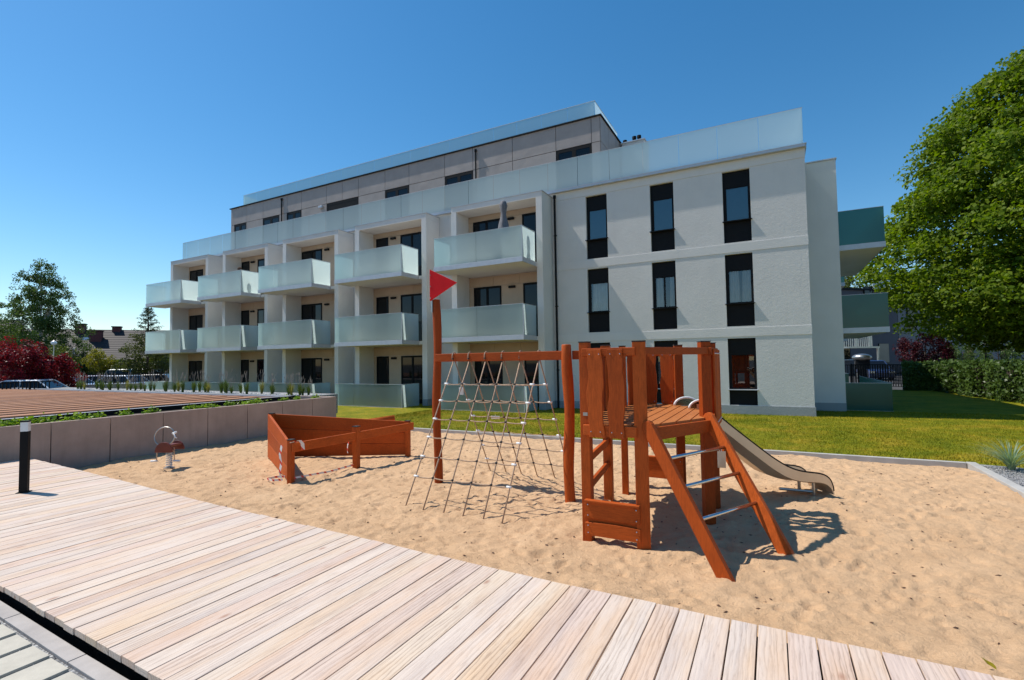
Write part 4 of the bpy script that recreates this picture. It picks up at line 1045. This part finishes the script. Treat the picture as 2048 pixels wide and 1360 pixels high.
# ------------------------------------------------------------------ trees
def crown(name,parent,base,profile,nclump,nleaf,cs,ls,mat,upb=.5,flat=.6,inner=.25,seed=1,lump=.14):
    rn=np.random.RandomState(seed)
    zs=np.array([p[0] for p in profile]); rs_=np.array([p[1] for p in profile])
    u=rn.rand(nclump); 
    # area-weighted heights
    zz=np.interp(u,np.cumsum(np.r_[0,(rs_[1:]+rs_[:-1])*np.diff(zs)])/np.sum((rs_[1:]+rs_[:-1])*np.diff(zs)),zs)
    a=rn.rand(nclump)*2*np.pi; rr=np.interp(zz,zs,rs_)
    ph=rn.rand(6)*6.28
    l=1+lump*(np.sin(a*3+zz*.8+ph[0])+.7*np.sin(a*5-zz*1.7+ph[1])+.6*np.sin(a*2+zz*3.1+ph[2]))
    shell=np.where(rn.rand(nclump)<inner,rn.uniform(.3,.8,nclump),rn.uniform(.84,1.03,nclump))
    r=rr*l*shell
    c=np.stack([base[0]+r*np.cos(a),base[1]+r*np.sin(a),base[2]+zz],1)
    csz=cs*rn.uniform(.55,1.35,nclump)
    d=rn.normal(0,1,(nclump,nleaf,3)); d/=np.linalg.norm(d,axis=2)[:,:,None]
    rad_=rn.uniform(.25,1,(nclump,nleaf,1))**.5
    off=d*rad_*csz[:,None,None]; off[:,:,2]*=flat
    off[:,:,2]-= .35*(off[:,:,0]**2+off[:,:,1]**2)/csz[:,None]
    P=(c[:,None,:]+off).reshape(-1,3)
    outw=np.stack([np.cos(a),np.sin(a),np.full(nclump,.2)],1)
    dirs=np.repeat(outw,nleaf,0)*.6
    return leafmesh(name,P,rn.uniform(.7,1.3,len(P))*ls,mat,parent,upb,dirs,1.25), c
def limbs(parent,base,h,r,tips,mat,name='trunk',branch=True):
    g=MB(); b=Vector(base); n=7
    pts=[b+Vector((.12*math.sin(k*.9)*h*.05,.1*math.cos(k*1.3)*h*.05,-.2+(h+.2)*k/n)) for k in range(n+1)]
    g.tube(pts,[r*(1.25 if k==0 else 1)*(1-.8*k/n)+.01 for k in range(n+1)],9)
    o=g.build(name,mat,parent,True)
    if branch and len(tips):
        g=MB()
        for t_ in tips:
            t_=Vector(t_); k=max(.18,min(.8,((t_.z-b.z)/h)*.62)); s=b+Vector((0,0,h*k)); m_=s.lerp(t_,.5)+Vector((0,0,.08*h*(.5-k)))
            g.tube([s,m_,t_],[r*.42*(1-k*.6),r*.25*(1-k*.6),.012],5,cap=False)
        g.build('branches',mat,parent,True)
def tree(name,px,w_,profile,label,cat,mat,nclump,nleaf,cs,ls,bark='bark',group=None,seed=1,z0=0,tr=.2,inner=.25,upb=.5,lump=.14,hscale=.8,flat=1.0):
    p=at(px,w_,z0); t=empty(name,p,label,cat,group)
    o,c=crown('crown',t,p,profile,nclump,nleaf,cs,ls,mat,upb=upb,inner=inner,seed=seed,lump=lump,flat=flat)
    idx=np.random.RandomState(seed).choice(len(c),min(26,len(c)),replace=False)
    limbs(t,p,profile[-1][0]*hscale,tr,c[idx],M[bark]); return t
# big maple on the right
tree('maple_tree',2092,29,[(2.3,2.6),(3.5,5.4),(5.5,7.4),(8.0,8.1),(10.0,7.5),(12.5,6.3),(15,5.0),(17.3,3.6),(19.0,1.9),(19.9,.4)],
     'huge bright green maple tree filling the right edge of the picture','tree',M['maple'],2300,66,.80,.12,seed=4,tr=.5,inner=.42,lump=.10,flat=.6)
# left side trees
tree('birch_tree',80,46,[(1.5,1.6),(3.0,2.7),(4.5,3.1),(6.0,2.9),(7.4,2.5),(9.0,1.8),(10.8,1.1),(12.2,.3)],'tall loose green birch tree left of the tiled roofs','tree',M['birch'],400,90,.44,.07,'birchbark',seed=9,tr=.13,inner=.5,upb=0,lump=.24,hscale=.9)
tree('dark_green_tree',2,52,[(1.5,2.2),(3.5,3.2),(5.0,2.6),(6.2,.8)],'dark green rounded tree at the left edge behind the red shrubs','tree',M['olive'],110,90,.8,.12,seed=14)
for i,(px,w_,h,r,lab) in enumerate(((8,27,3.75,.95,'purple-red leaved tree at the far left edge, tallest of the red ones'),(46,26,3.35,.9,'purple-red leaved tree behind the white car by the battened roof'),(84,27,3.1,.85,'purple-red leaved shrub right below the birch'),(121,28,2.6,.7,'low purple-red leaved shrub at the right end of the red ones'))):
    tree('purple_plum_tree',px,w_,[(.5,r*.75),(1.0,r*1.1),(1.9,r*1.05),(h*.82,r*.7),(h,.15)],lab,'tree',M['plum'],80,80,.32,.055,seed=20+i,tr=.07,group='purple-red trees on the left',lump=.2)
tree('globe_tree',200,42,[(1.8,.4),(2.1,.95),(2.6,1.1),(3.05,.85),(3.35,.25)],'small round golden-green tree in front of the tiled roof','tree',M['gold'],60,90,.30,.05,seed=31,tr=.06,inner=.15,lump=.08)
tree('olive_shrub',166,46,[(.3,1.0),(1.5,1.5),(2.4,1.1),(3.1,.3)],'dark green shrub just left of the round golden tree','shrub',M['olive'],80,80,.5,.08,seed=33,tr=.08)
tree('olive_shrub',118,42,[(.3,1.0),(1.8,1.3),(3.0,1.0),(3.7,.3)],'olive green shrub under the right side of the birch','shrub',M['bush'],80,80,.5,.08,seed=36,tr=.08)
tree('low_shrub',236,43,[(.2,1.1),(1.1,1.5),(1.9,1.0),(2.3,.3)],'light green low shrub between the golden tree and the conifer','shrub',M['bush'],60,80,.4,.07,seed=37,tr=.05)
tree('garden_bush',318,43,[(.2,1.2),(1.4,1.7),(2.6,1.2),(3.1,.3)],'light green bush right of the conifer beside the building corner','bush',M['bush'],80,80,.45,.07,seed=38,tr=.05)
tree('garden_bush',340,46,[(.2,1.4),(1.8,2.0),(3.2,1.4),(3.7,.3)],'green bush half hidden behind the corner of the apartment block','bush',M['bush'],80,80,.5,.08,seed=39,tr=.05)
p=at(296,41); t=empty('conifer_tree',p,'conifer with a thin bare spire beside the left corner of the apartment block','tree')
o,c=crown('crown',t,p,[(.4,1.2),(2,1.6),(3.6,1.45),(4.6,.95),(5.0,.4)],150,90,.42,.055,M['olive'],seed=41,lump=.2)
g=MB(); cc=[];
for k in range(34):
    z=4.2+2.7*(k/34)**.9; L_=1.45*(1-(k/34))**.8*R.uniform(.6,1)+.12; a=k*2.4+R.uniform(-.3,.3); e=p+Vector((math.cos(a)*L_,math.sin(a)*L_,z+.18*L_)); s=p+Vector((0,0,z)); m_=s.lerp(e,.55)-Vector((0,0,.10)); g.tube([s,m_,e],[.025,.015,.006],4,cap=False)
    for j in range(70): 
        q_=R.uniform(.2,1); pt=s.lerp(e,q_); cc.append((pt.x+R.gauss(0,.07),pt.y+R.gauss(0,.07),pt.z-.08+R.gauss(0,.06)))
g.build('branches',M['bark'],t); leafmesh('spire_needles',np.array(cc),np.full(len(cc),.05),M['needles'],t,0)
limbs(t,p,6.9,.12,[],M['bark'],branch=False)
# purple tree + small tree right
tree('purple_plum_tree',1850,30,[(1.1,.5),(1.6,1.15),(2.2,1.3),(2.75,.95),(3.15,.2)],'round purple-leaved tree in front of the grey house, below the maple','tree',M['plumdark'],90,90,.34,.05,seed=51,tr=.1,lump=.16)
tree('far_green_tree',1700,75,[(3,2.5),(6,4),(10,4),(13.5,2.5),(15.5,.5)],'pale green treetop behind the dark house, between the balconies','tree',M['bush'],120,70,1.0,.16,seed=55,tr=.25)
tree('espalier_shrub',1925,42,[(.8,.8),(1.6,1.6),(2.3,1.4),(2.6,.4)],'dark shrub in front of the mauve house left of the globe lamp','shrub',M['birch'],40,60,.4,.07,seed=57,tr=.05)
tree('espalier_shrub',1995,44,[(.8,1.2),(2.0,2.2),(3.2,2.0),(4.0,.6)],'dark shrub right of the globe lamp under the maple','shrub',M['birch'],60,60,.5,.08,seed=58,tr=.05)
# laurel hedge : runs away from the camera along the right boundary
def hedge(name,x0,y0,x1,y1,th,h,label,n,seed):
    rn=np.random.RandomState(seed); t=empty(name,((x0+x1)/2,(y0+y1)/2,0),label,'hedge')
    L_=math.hypot(x1-x0,y1-y0); d=np.array([(x1-x0)/L_,(y1-y0)/L_]); nn=np.array([-d[1],d[0]])
    s=rn.rand(n)*L_; u=rn.rand(n); face=rn.rand(n)
    a=np.where(face<.42,-th/2,np.where(face<.55,th/2,(u-.5)*th)); z=np.where(face<.55,rn.rand(n)*h,h)
    wob=.10*np.sin(s*2.3)+.08*np.sin(s*5.1+1)+rn.normal(0,.06,n)
    a=a+np.where(face<.55,wob*np.sign(a),0); z=z+np.where(face>=.55,wob*.8+rn.normal(0,.05,n),0)
    z=np.clip(z,.05,None)
    P=np.stack([x0+d[0]*s+nn[0]*a,y0+d[1]*s+nn[1]*a,z],1)
    dirs=np.zeros((n,3)); dirs[:,0]=nn[0]*np.sign(a)*.8; dirs[:,1]=nn[1]*np.sign(a)*.8
    leafmesh('leaves',P,rn.uniform(.05,.095,n),M['laurel'],t,.25,dirs,1.0)
    g=MB(); c=[Vector((x0,y0,0))+Vector((nn[0],nn[1],0))*k for k in (-th/2+.12,th/2-.12)]; e=[Vector((x1,y1,0))+Vector((nn[0],nn[1],0))*k for k in (-th/2+.12,th/2-.12)]
    up_=Vector((0,0,h-.12)); g.hexa([c[0],c[1],e[1],e[0],c[0]+up_,c[1]+up_,e[1]+up_,e[0]+up_]); g.build('twigs',M['earth'],t)
hedge('laurel_hedge',8.0,32.0,9.4,17.0,1.2,1.38,'long glossy laurel hedge running along the right side of the lawn',24000,61)
hedge('laurel_hedge',6.2,33.2,7.9,32.9,1.1,1.3,'short dark laurel hedge piece next to the black railing',6000,62)
# blue grass clump by the kerb
grass_clump('blue_grass_plant',(3.33,10.72,.03),110,.62,.62,M['bluegrass'],'blue-green arching ornamental grass on the gravel by the far right corner of the sandpit','grass plant',None,0,.008,6,.9)
grass_clump('blue_grass_plant',(3.60,10.30,.03),90,.55,.55,M['bluegrass'],'second blue-green ornamental grass at the right edge of the picture','grass plant',None,0,.008,6,.9)
g=MB(); 
# ------------------------------------------------------------------ far houses, left
def rowhouse(name,pxa,wa,pxb,wb,eave,ridge,depth,label,wallmat,chim,sky_,dirn=None):
    a=at(pxa,wa); b_=at(pxb,wb); d=(b_-a).normalized(); n=Vector((-d.y,d.x,0))
    if n.dot(fw)<0: n=-n
    t=empty(name,a.lerp(b_,.5),label,'house')
    g=MB(); g.hexa([a,b_,b_+n*depth,a+n*depth]+[v+Vector((0,0,eave)) for v in (a,b_,b_+n*depth,a+n*depth)]); g.build('wall',wallmat,t)
    o=.5; A=a-n*o-d*o; B_=b_-n*o+d*o; C_=b_+n*(depth+o)+d*o; D_=a+n*(depth+o)-d*o; r0=a+n*depth/2-d*o; r1=b_+n*depth/2+d*o
    E=Vector((0,0,eave-.15)); Rg=Vector((0,0,ridge)); th=Vector((0,0,.18))
    g=MB(); g.hexa([A+E,B_+E,r1+Rg,r0+Rg,A+E+th,B_+E+th,r1+Rg+th,r0+Rg+th]); g.hexa([r0+Rg,r1+Rg,C_+E,D_+E,r0+Rg+th,r1+Rg+th,C_+E+th,D_+E+th]); rf=g.build('roof',M['tiles'],t)
    g=MB(); g.add([a+Vector((0,0,eave)),a+n*depth+Vector((0,0,eave)),a+n*depth/2+Vector((0,0,ridge))],[(0,1,2)]); g.add([b_+Vector((0,0,eave)),b_+n*depth+Vector((0,0,eave)),b_+n*depth/2+Vector((0,0,ridge))],[(0,1,2)]); g.build('gable',wallmat,t)
    L_=(b_-a).length
    for f,dn,h,sx in chim:   # along, up the slope, height above ridge, width
        c=a+d*(L_*f)+n*(depth/2*dn-o*(1-dn)); zz=eave+(ridge-eave)*dn
        g=MB(); g.obox((c.x,c.y),sx,.8,zz-.6,zz+h,math.atan2(d.y,d.x)); ch=g.build('chimney',M['brick'],rf)
        g=MB(); g.obox((c.x,c.y),sx+.15,.95,zz+h+.001,zz+h+.14,math.atan2(d.y,d.x)); ch2=g.build('chimney_cap',M['dark'],rf)
    for f,dn in sky_:
        c=a+d*(L_*f)+n*(depth/2*dn); zz=eave+(ridge-eave)*dn; s=(n*(depth/2)+Vector((0,0,ridge-eave))).normalized(); nm=Vector((0,0,.22))
        q_=[c+Vector((0,0,zz))+d*i*.45+s*j*.6 for i,j in ((-1,-1),(1,-1),(1,1),(-1,1))]; g=MB(); g.hexa([v+nm for v in q_]+[v+nm*1.3 for v in q_]); g.build('skylight',M['steel'],rf)
    k=0; g=MB()
    x=2.0
    while x<L_-2:
        c=a+d*x-n*.03; fr=MB(); fr.obox((c.x,c.y),1.3,.1,.9,min(2.2,eave-.3),math.atan2(d.y,d.x)); wi_=fr.build('window',M['offwhite'],t)
        pn=MB(); c2=c-n*.052; pn.obox((c2.x,c2.y),1.1,.01,1.0,min(2.1,eave-.4),math.atan2(d.y,d.x)); pn.build('pane',M['glassdark'],wi_); x+=3.4
    return t
rowhouse('terraced_house',20,59,352,66,2.8,6.8,9,'long low house with dark tiled roof and dark red chimneys left of the apartment block',M['cream'],[(.325,.92,1.1,1.0),(.445,.66,1.2,1.25),(.55,1.0,.5,.9)],[(.385,.60),(.53,.34)])
rowhouse('terraced_house',-120,56,30,60,3.3,8.0,9,'dark roofed house at the far left edge behind the trees',M['cream'],[(.5,1,1,1.2)],[])
# antenna
p=at(147,64,0); zz=hz(147,652,64); t=empty('roof_antenna',(p.x,p.y,zz),'thin television antenna above the left brick chimney','antenna')
g=MB(); g.tube([(p.x,p.y,zz-.2),(p.x,p.y,zz+1.6)],.03,5); g.bar((p.x-.6,p.y,zz+1.3),(p.x+.6,p.y+.2,zz+1.3),.04,.04); g.build('mast',M['galv'],t)
# ------------------------------------------------------------------ street lamps
def globe_lamp(px,py,w_,r,label,mat):
    p=at(px,w_); z=hz(px,py,w_); t=empty('street_lamp',p,label,'street lamp')
    g=MB(); g.tube([(p.x,p.y,0),(p.x,p.y,.8),(p.x,p.y,.82),(p.x,p.y,z-r)],[.07,.07,.045,.04],8); g.build('pole',mat,t)
    g=MB(); g.sphere((p.x,p.y,z),r,16,10,.9); g.build('globe',M['globe'],t,True)
    g=MB(); g.tube([(p.x,p.y,z+r*.82),(p.x,p.y,z+r*1.15)],[r*.5,.02],10); g.build('lamp_cap',mat,t)
globe_lamp(108,686,40,.2,'white globe street lamp in front of the birch tree',M['galv'])
globe_lamp(1970,692,37,.26,'white globe street lamp on a dark pole behind the laurel hedge',M['black'])
# ------------------------------------------------------------------ cars
def car(px,w_,ang,col,label,hgt=1.45,lng=4.2,van=False,z0=-.13,met=0):
    p=at(px,w_,z0); t=empty('parked_car',p,label,'car','cars parked along the street')
    ca,sa=math.cos(ang),math.sin(ang)
    def W_(x,y,z): return (p.x+x*ca-y*sa,p.y+x*sa+y*ca,z0+z)
    L2=lng/2; hw=.86
    body=[(-L2,.30),(-L2,.62),(-L2+.12,.80),(-L2+.95 if not van else -L2+.5,.92),(L2-.35,.95),(L2-.02,.80),(L2,.35)]
    secs=[]
    for y,k in ((-hw,.985),(-hw*.9,1),(hw*.9,1),(hw,.985)):
        secs.append([W_(x*k,y,z*(1 if abs(y)<hw*.95 else .97)) for x,z in body]+[W_(L2*.95,y,.22),W_(-L2*.95,y,.22)])
    g=MB(); g.loft(secs,True); mt=bpy.data.materials.get('paint_'+col[0]) or paint('paint_'+col[0],col[1],met)
    g.build('body',mt,t,bev=.03)
    a0,a1,a2,a3=(-L2+.95,-L2+1.75,L2-.95,L2-.35) if not van else (-L2+.5,-L2+1.1,L2-.25,L2-.12)
    g=MB(); cab=[W_(a0,-hw*.93,.9),W_(a3,-hw*.93,.93),W_(a3,hw*.93,.93),W_(a0,hw*.93,.9),W_(a1,-hw*.72,hgt-.05),W_(a2,-hw*.72,hgt-.05),W_(a2,hw*.72,hgt-.05),W_(a1,hw*.72,hgt-.05)]
    g.hexa(cab); g.build('windows',M['glassdark'],t)
    g=MB(); g.hexa([W_(a1-.04,-hw*.745,hgt-.06),W_(a2+.04,-hw*.745,hgt-.06),W_(a2+.04,hw*.745,hgt-.06),W_(a1-.04,hw*.745,hgt-.06),W_(a1+.1,-hw*.66,hgt),W_(a2-.1,-hw*.66,hgt),W_(a2-.1,hw*.66,hgt),W_(a1+.1,hw*.66,hgt)])
    for y in (-1,1):
        for xa,za,xb,zb in ((a0,.9,a1,hgt-.05),((a1+a2)/2,.92,(a1+a2)/2,hgt-.05),(a3,.93,a2,hgt-.05)): g.bar(W_(xa,y*hw*.94,za),W_(xb,y*hw*.735,zb),.07,.05)
    g.build('roof',mt,t,bev=.02)
    for x in (-L2+.75,L2-.8):
        for y in (-1,1):
            g=MB(); g.tube([W_(x,y*(hw-.18),.31),W_(x,y*(hw+.01),.31)],.31,16); wh=g.build('wheel',M['rubber'],t)
            g=MB(); g.tube([W_(x,y*(hw+.012),.31),W_(x,y*(hw+.02),.31)],.19,12); g.build('rim',M['galv'],wh)
    for y in (-1,1):
        g=MB(); g.obox(W_(-L2+.06,y*.62,0)[:2],.16,.34,z0+.60,z0+.74,ang); g.build('headlight',M['steel'],t)
        g=MB(); g.obox(W_(L2-.05,y*.66,0)[:2],.12,.26,z0+.62,z0+.78,ang); g.build('tail_light',M['red'],t)
an=math.atan2(rt.y,rt.x)
car(42,25.5,an+.25,('white',(.75,.77,.8)),'white car behind the black railings below the red trees, left one')
car(118,33,an+.2,('paleblue',(.45,.52,.62)),'pale car half hidden behind the lowest purple-red shrub')
car(178,36,an+.5,('lilac',(.45,.42,.5)),'pale car left of the row of parked cars in front of the golden tree')
car(238,35,an-.1,('silver',(.5,.52,.55)),'silver car behind the tall grasses in front of the low green shrub',met=.5)
car(262,41,an+.1,('teal',(.10,.20,.24)),'dark teal van with a pale roof behind the other parked cars',1.85,4.8,True)
car(300,37,an+.3,('charcoal',(.05,.05,.06)),'charcoal car near the left corner of the apartment block')
car(1745,41,an+1.2,('blue',(.02,.035,.10)),'blue car behind the black railing right of the apartment block',1.6)
# railings
def railing(P,Q,h,step,label,z=0,th=.019,mat='black'):
    P=Vector(P);Q=Vector(Q); t=empty('railing',P.lerp(Q,.5),label,'fence'); L_=(Q-P).length; d=(Q-P)/L_
    g=MB(); g.bar(P+Vector((0,0,z+h)),Q+Vector((0,0,z+h)),.04,.04); g.bar(P+Vector((0,0,z+.12)),Q+Vector((0,0,z+.12)),.03,.03); g.build('rail',M[mat],t)
    g=MB(); s=0
    while s<L_: p=P+d*s; g.obox((p.x,p.y),th*2,th*2,z+.12,z+h); s+=step
    g.build('bars',M[mat],t); s=0
    while s<=L_: p=P+d*s; g=MB(); g.obox((p.x,p.y),.07,.07,z-.1,z+h+.06); g.build('fence_post',M[mat],t); s+=2.5
railing(at(-90,21),at(104,24),1.25,.14,'black metal railing in front of the white car at the far left')
railing(at(128,31),at(338,34),1.45,.13,'dark grey metal railing behind the row of ornamental grasses',mat='black')
railing((4.2,35.5,0),(7.4,33.9,0),1.35,.12,'black metal railing between the right balconies and the laurel hedge')
railing((2.6,38,0),(14,37,0),1.3,.13,'black metal railing behind the laurel hedge')
# low wall with planting behind reeds
g=MB(); a=at(130,30); b_=at(345,32); g.bar(a+Vector((0,0,.35)),b_+Vector((0,0,.35)),.25,1.0); tag(g.build('low_wall',M['stone']),'low grey stone wall beneath the dark grey railing on the left','wall')
# orange low building parts behind cars
a=at(175,50); b_=at(300,51); t=empty('garden_shed',a.lerp(b_,.5),'low ochre building with a dark opening behind the parked cars','shed')
g=MB(); n=Vector((-(b_-a).y,(b_-a).x,0)).normalized()*3; g.hexa([a,b_,b_+n,a+n]+[v+Vector((0,0,2.15)) for v in (a,b_,b_+n,a+n)]); g.build('wall',M['cream'],t)
g=MB(); g.hexa([v+Vector((0,0,2.151)) for v in (a-n*.1,b_-n*.1,b_+n,a+n)]+[v+Vector((0,0,2.28)) for v in (a-n*.1,b_-n*.1,b_+n,a+n)]); g.build('roof',M['brick'],t)
c=a.lerp(b_,.42); g=MB(); g.obox((c.x,c.y),1.6,.2,0,1.8,an); g.build('door',M['dark'],t)
# thin white pipe by the roof
p=at(148,50); t=empty('vent_pipe',p,'thin white pole in front of the dark tiled roof','pole'); g=MB(); z=hz(148,697,50); g.tube([(p.x,p.y,0),(p.x,p.y,z)],.07,8); g.tube([(p.x-.15,p.y,z),(p.x+.3,p.y,z)],.06,6); g.build('pipe',M['offwhite'],t)
# ------------------------------------------------------------------ right background houses
def blockhouse(name,pxa,wa,pxb,wb,h,depth,mat,label,wins_,extra=None):
    a=at(pxa,wa); b_=at(pxb,wb); d=(b_-a).normalized(); n=Vector((-d.y,d.x,0))
    if n.dot(fw)<0: n=-n
    an_=math.atan2(d.y,d.x); t=empty(name,a.lerp(b_,.5),label,'house'); L_=(b_-a).length
    g=MB(); g.hexa([a,b_,b_+n*depth,a+n*depth]+[v+Vector((0,0,h)) for v in (a,b_,b_+n*depth,a+n*depth)]); g.build('wall',mat,t)
    e=.15; g=MB(); q_=[a-n*e-d*e,b_-n*e+d*e,b_+n*(depth+e)+d*e,a+n*(depth+e)-d*e]; g.hexa([v+Vector((0,0,h+.001)) for v in q_]+[v+Vector((0,0,h+.2)) for v in q_]); g.build('roof',M['dark'],t)
    for f,z0,z1,ww,grid,lit in wins_:
        c=a+d*(L_*f)-n*.04; g=MB(); g.obox((c.x,c.y),ww,.10,z0,z1,an_); wi_=g.build('window',M['black'],t)
        c2=c-n*.056; g=MB()
        if grid:
            g.obox((c2.x,c2.y),ww*.98,.004,z0+.02,z1-.02,an_)
            nx_,nz_=5,5
            for i in range(nx_):
                for j in range(nz_):
                    cc_=c2+d*(ww*((i+.5)/nx_-.5)); g.obox((cc_.x,cc_.y),ww/nx_*.66,.012,z0+(z1-z0)*(j+.17)/nz_,z0+(z1-z0)*(j+.83)/nz_,an_)
            g.build('glass_block',M['tan'],wi_)
        else:
            g.obox((c2.x,c2.y),ww*.84,.012,z0+.08,z1-.08,an_); g.build('pane',M['glass'] if lit else M['glassdark'],wi_)
            g=MB(); cs_=c-n*.1; g.obox((cs_.x,cs_.y),ww+.2,.22,z0-.07,z0-.001,an_); g.build('sill',M['offwhite'],wi_)
    return t,a,d,n,L_,an_
h1=hz(1750,578,50)
t,a,d,n,L_,an_=blockhouse('grey_house',1640,49,1797,52,h1,10,M['greyhouse'],'dark grey-mauve house with a glass block window right behind the balconies',
   [(.79,1.1,3.1,1.35,True,False),(.79,4.4,5.9,1.4,True,False),(.3,1.5,3,1.2,False,False),(.62,7.4,9.0,1.2,False,False)])
t,a,d,n,L_,an_=blockhouse('mauve_house',1798,53,2120,60,hz(1830,592,53),9,M['greyhouse2'],'pale mauve house half hidden behind the big maple tree',
   [(.07,5.0,7.0,1.2,False,False),(.07,8.6,10.4,1.0,False,True),(.40,.4,2.7,1.2,False,False),(.40,5.0,6.6,1.2,False,False),(.62,1.2,2.6,1.3,False,False),(.8,1.2,2.6,1.3,False,False),(.62,5,6.5,1.3,False,False)])
# balcony with white bars on the far left of the dark house
p=at(1712,45); t=empty('railed_porch',p,'small grey railed porch beside the dark grey house, under the right balconies','porch')
g=MB(); g.obox((p.x,p.y),3.6,1.6,2.55,2.7,an_); g.build('slab',M['galv'],t)
g=MB(); g.obox((p.x,p.y-.75),3.5,.05,3.85,3.92,an_)
for k in range(16):
    c=p+Vector((math.cos(an_),math.sin(an_),0))*(-1.7+k*.227)+Vector((0,-.75,0)); g.obox((c.x,c.y),.05 if k%7 else .22,.05,2.7,3.85,an_)
g.build('railing',M['galv'],t)
g=MB()
for k in (-1,1): g.obox((p.x+k*1.5,p.y-.6),.14,.14,-.1,2.55,an_)
g.build('support',M['galv'],t)
# satellite dish
p=at(1766,50.5); z=hz(1766,566,50.5); t=empty('satellite_dish',(p.x,p.y,z),'white satellite dish and antenna on the roof of the dark grey house','satellite dish')
g=MB(); secs=[]
for k in range(5):
    r=.75*k/4+.01; secs.append([(p.x+r*math.cos(a_)*.9,p.y-.35*(1-(k/4)**2)*-1,z+r*math.sin(a_)) for a_ in [2*math.pi*j/20 for j in range(20)]])
g.loft(secs,True,False); o=g.build('dish',M['white'],t,True); m_=o.modifiers.new('s','SOLIDIFY'); m_.thickness=.03
g=MB(); g.tube([(p.x,p.y+.3,h1+.1),(p.x,p.y+.3,z+2.1)],.035,6); g.bar((p.x-.5,p.y+.3,z+1.7),(p.x+.5,p.y+.3,z+1.8),.03,.03); g.build('mast',M['galv'],t)
# garden table / grill cover behind the right terrace
p=at(1722,36); t=empty('covered_grill',p,'dark rounded cover standing on the terrace behind the green glass','grill')
g=MB(); g.sphere((p.x,p.y,1.75),.62,16,8,.45); g.build('lid',M['galv'],t,True); g=MB(); g.obox((p.x,p.y),.9,.6,.9,1.6); g.build('body',M['dark'],t,bev=.03)
g=MB()
g.obox((p.x,p.y),.5,.4,-.1,.9)
g.build('leg',M['dark'],t)
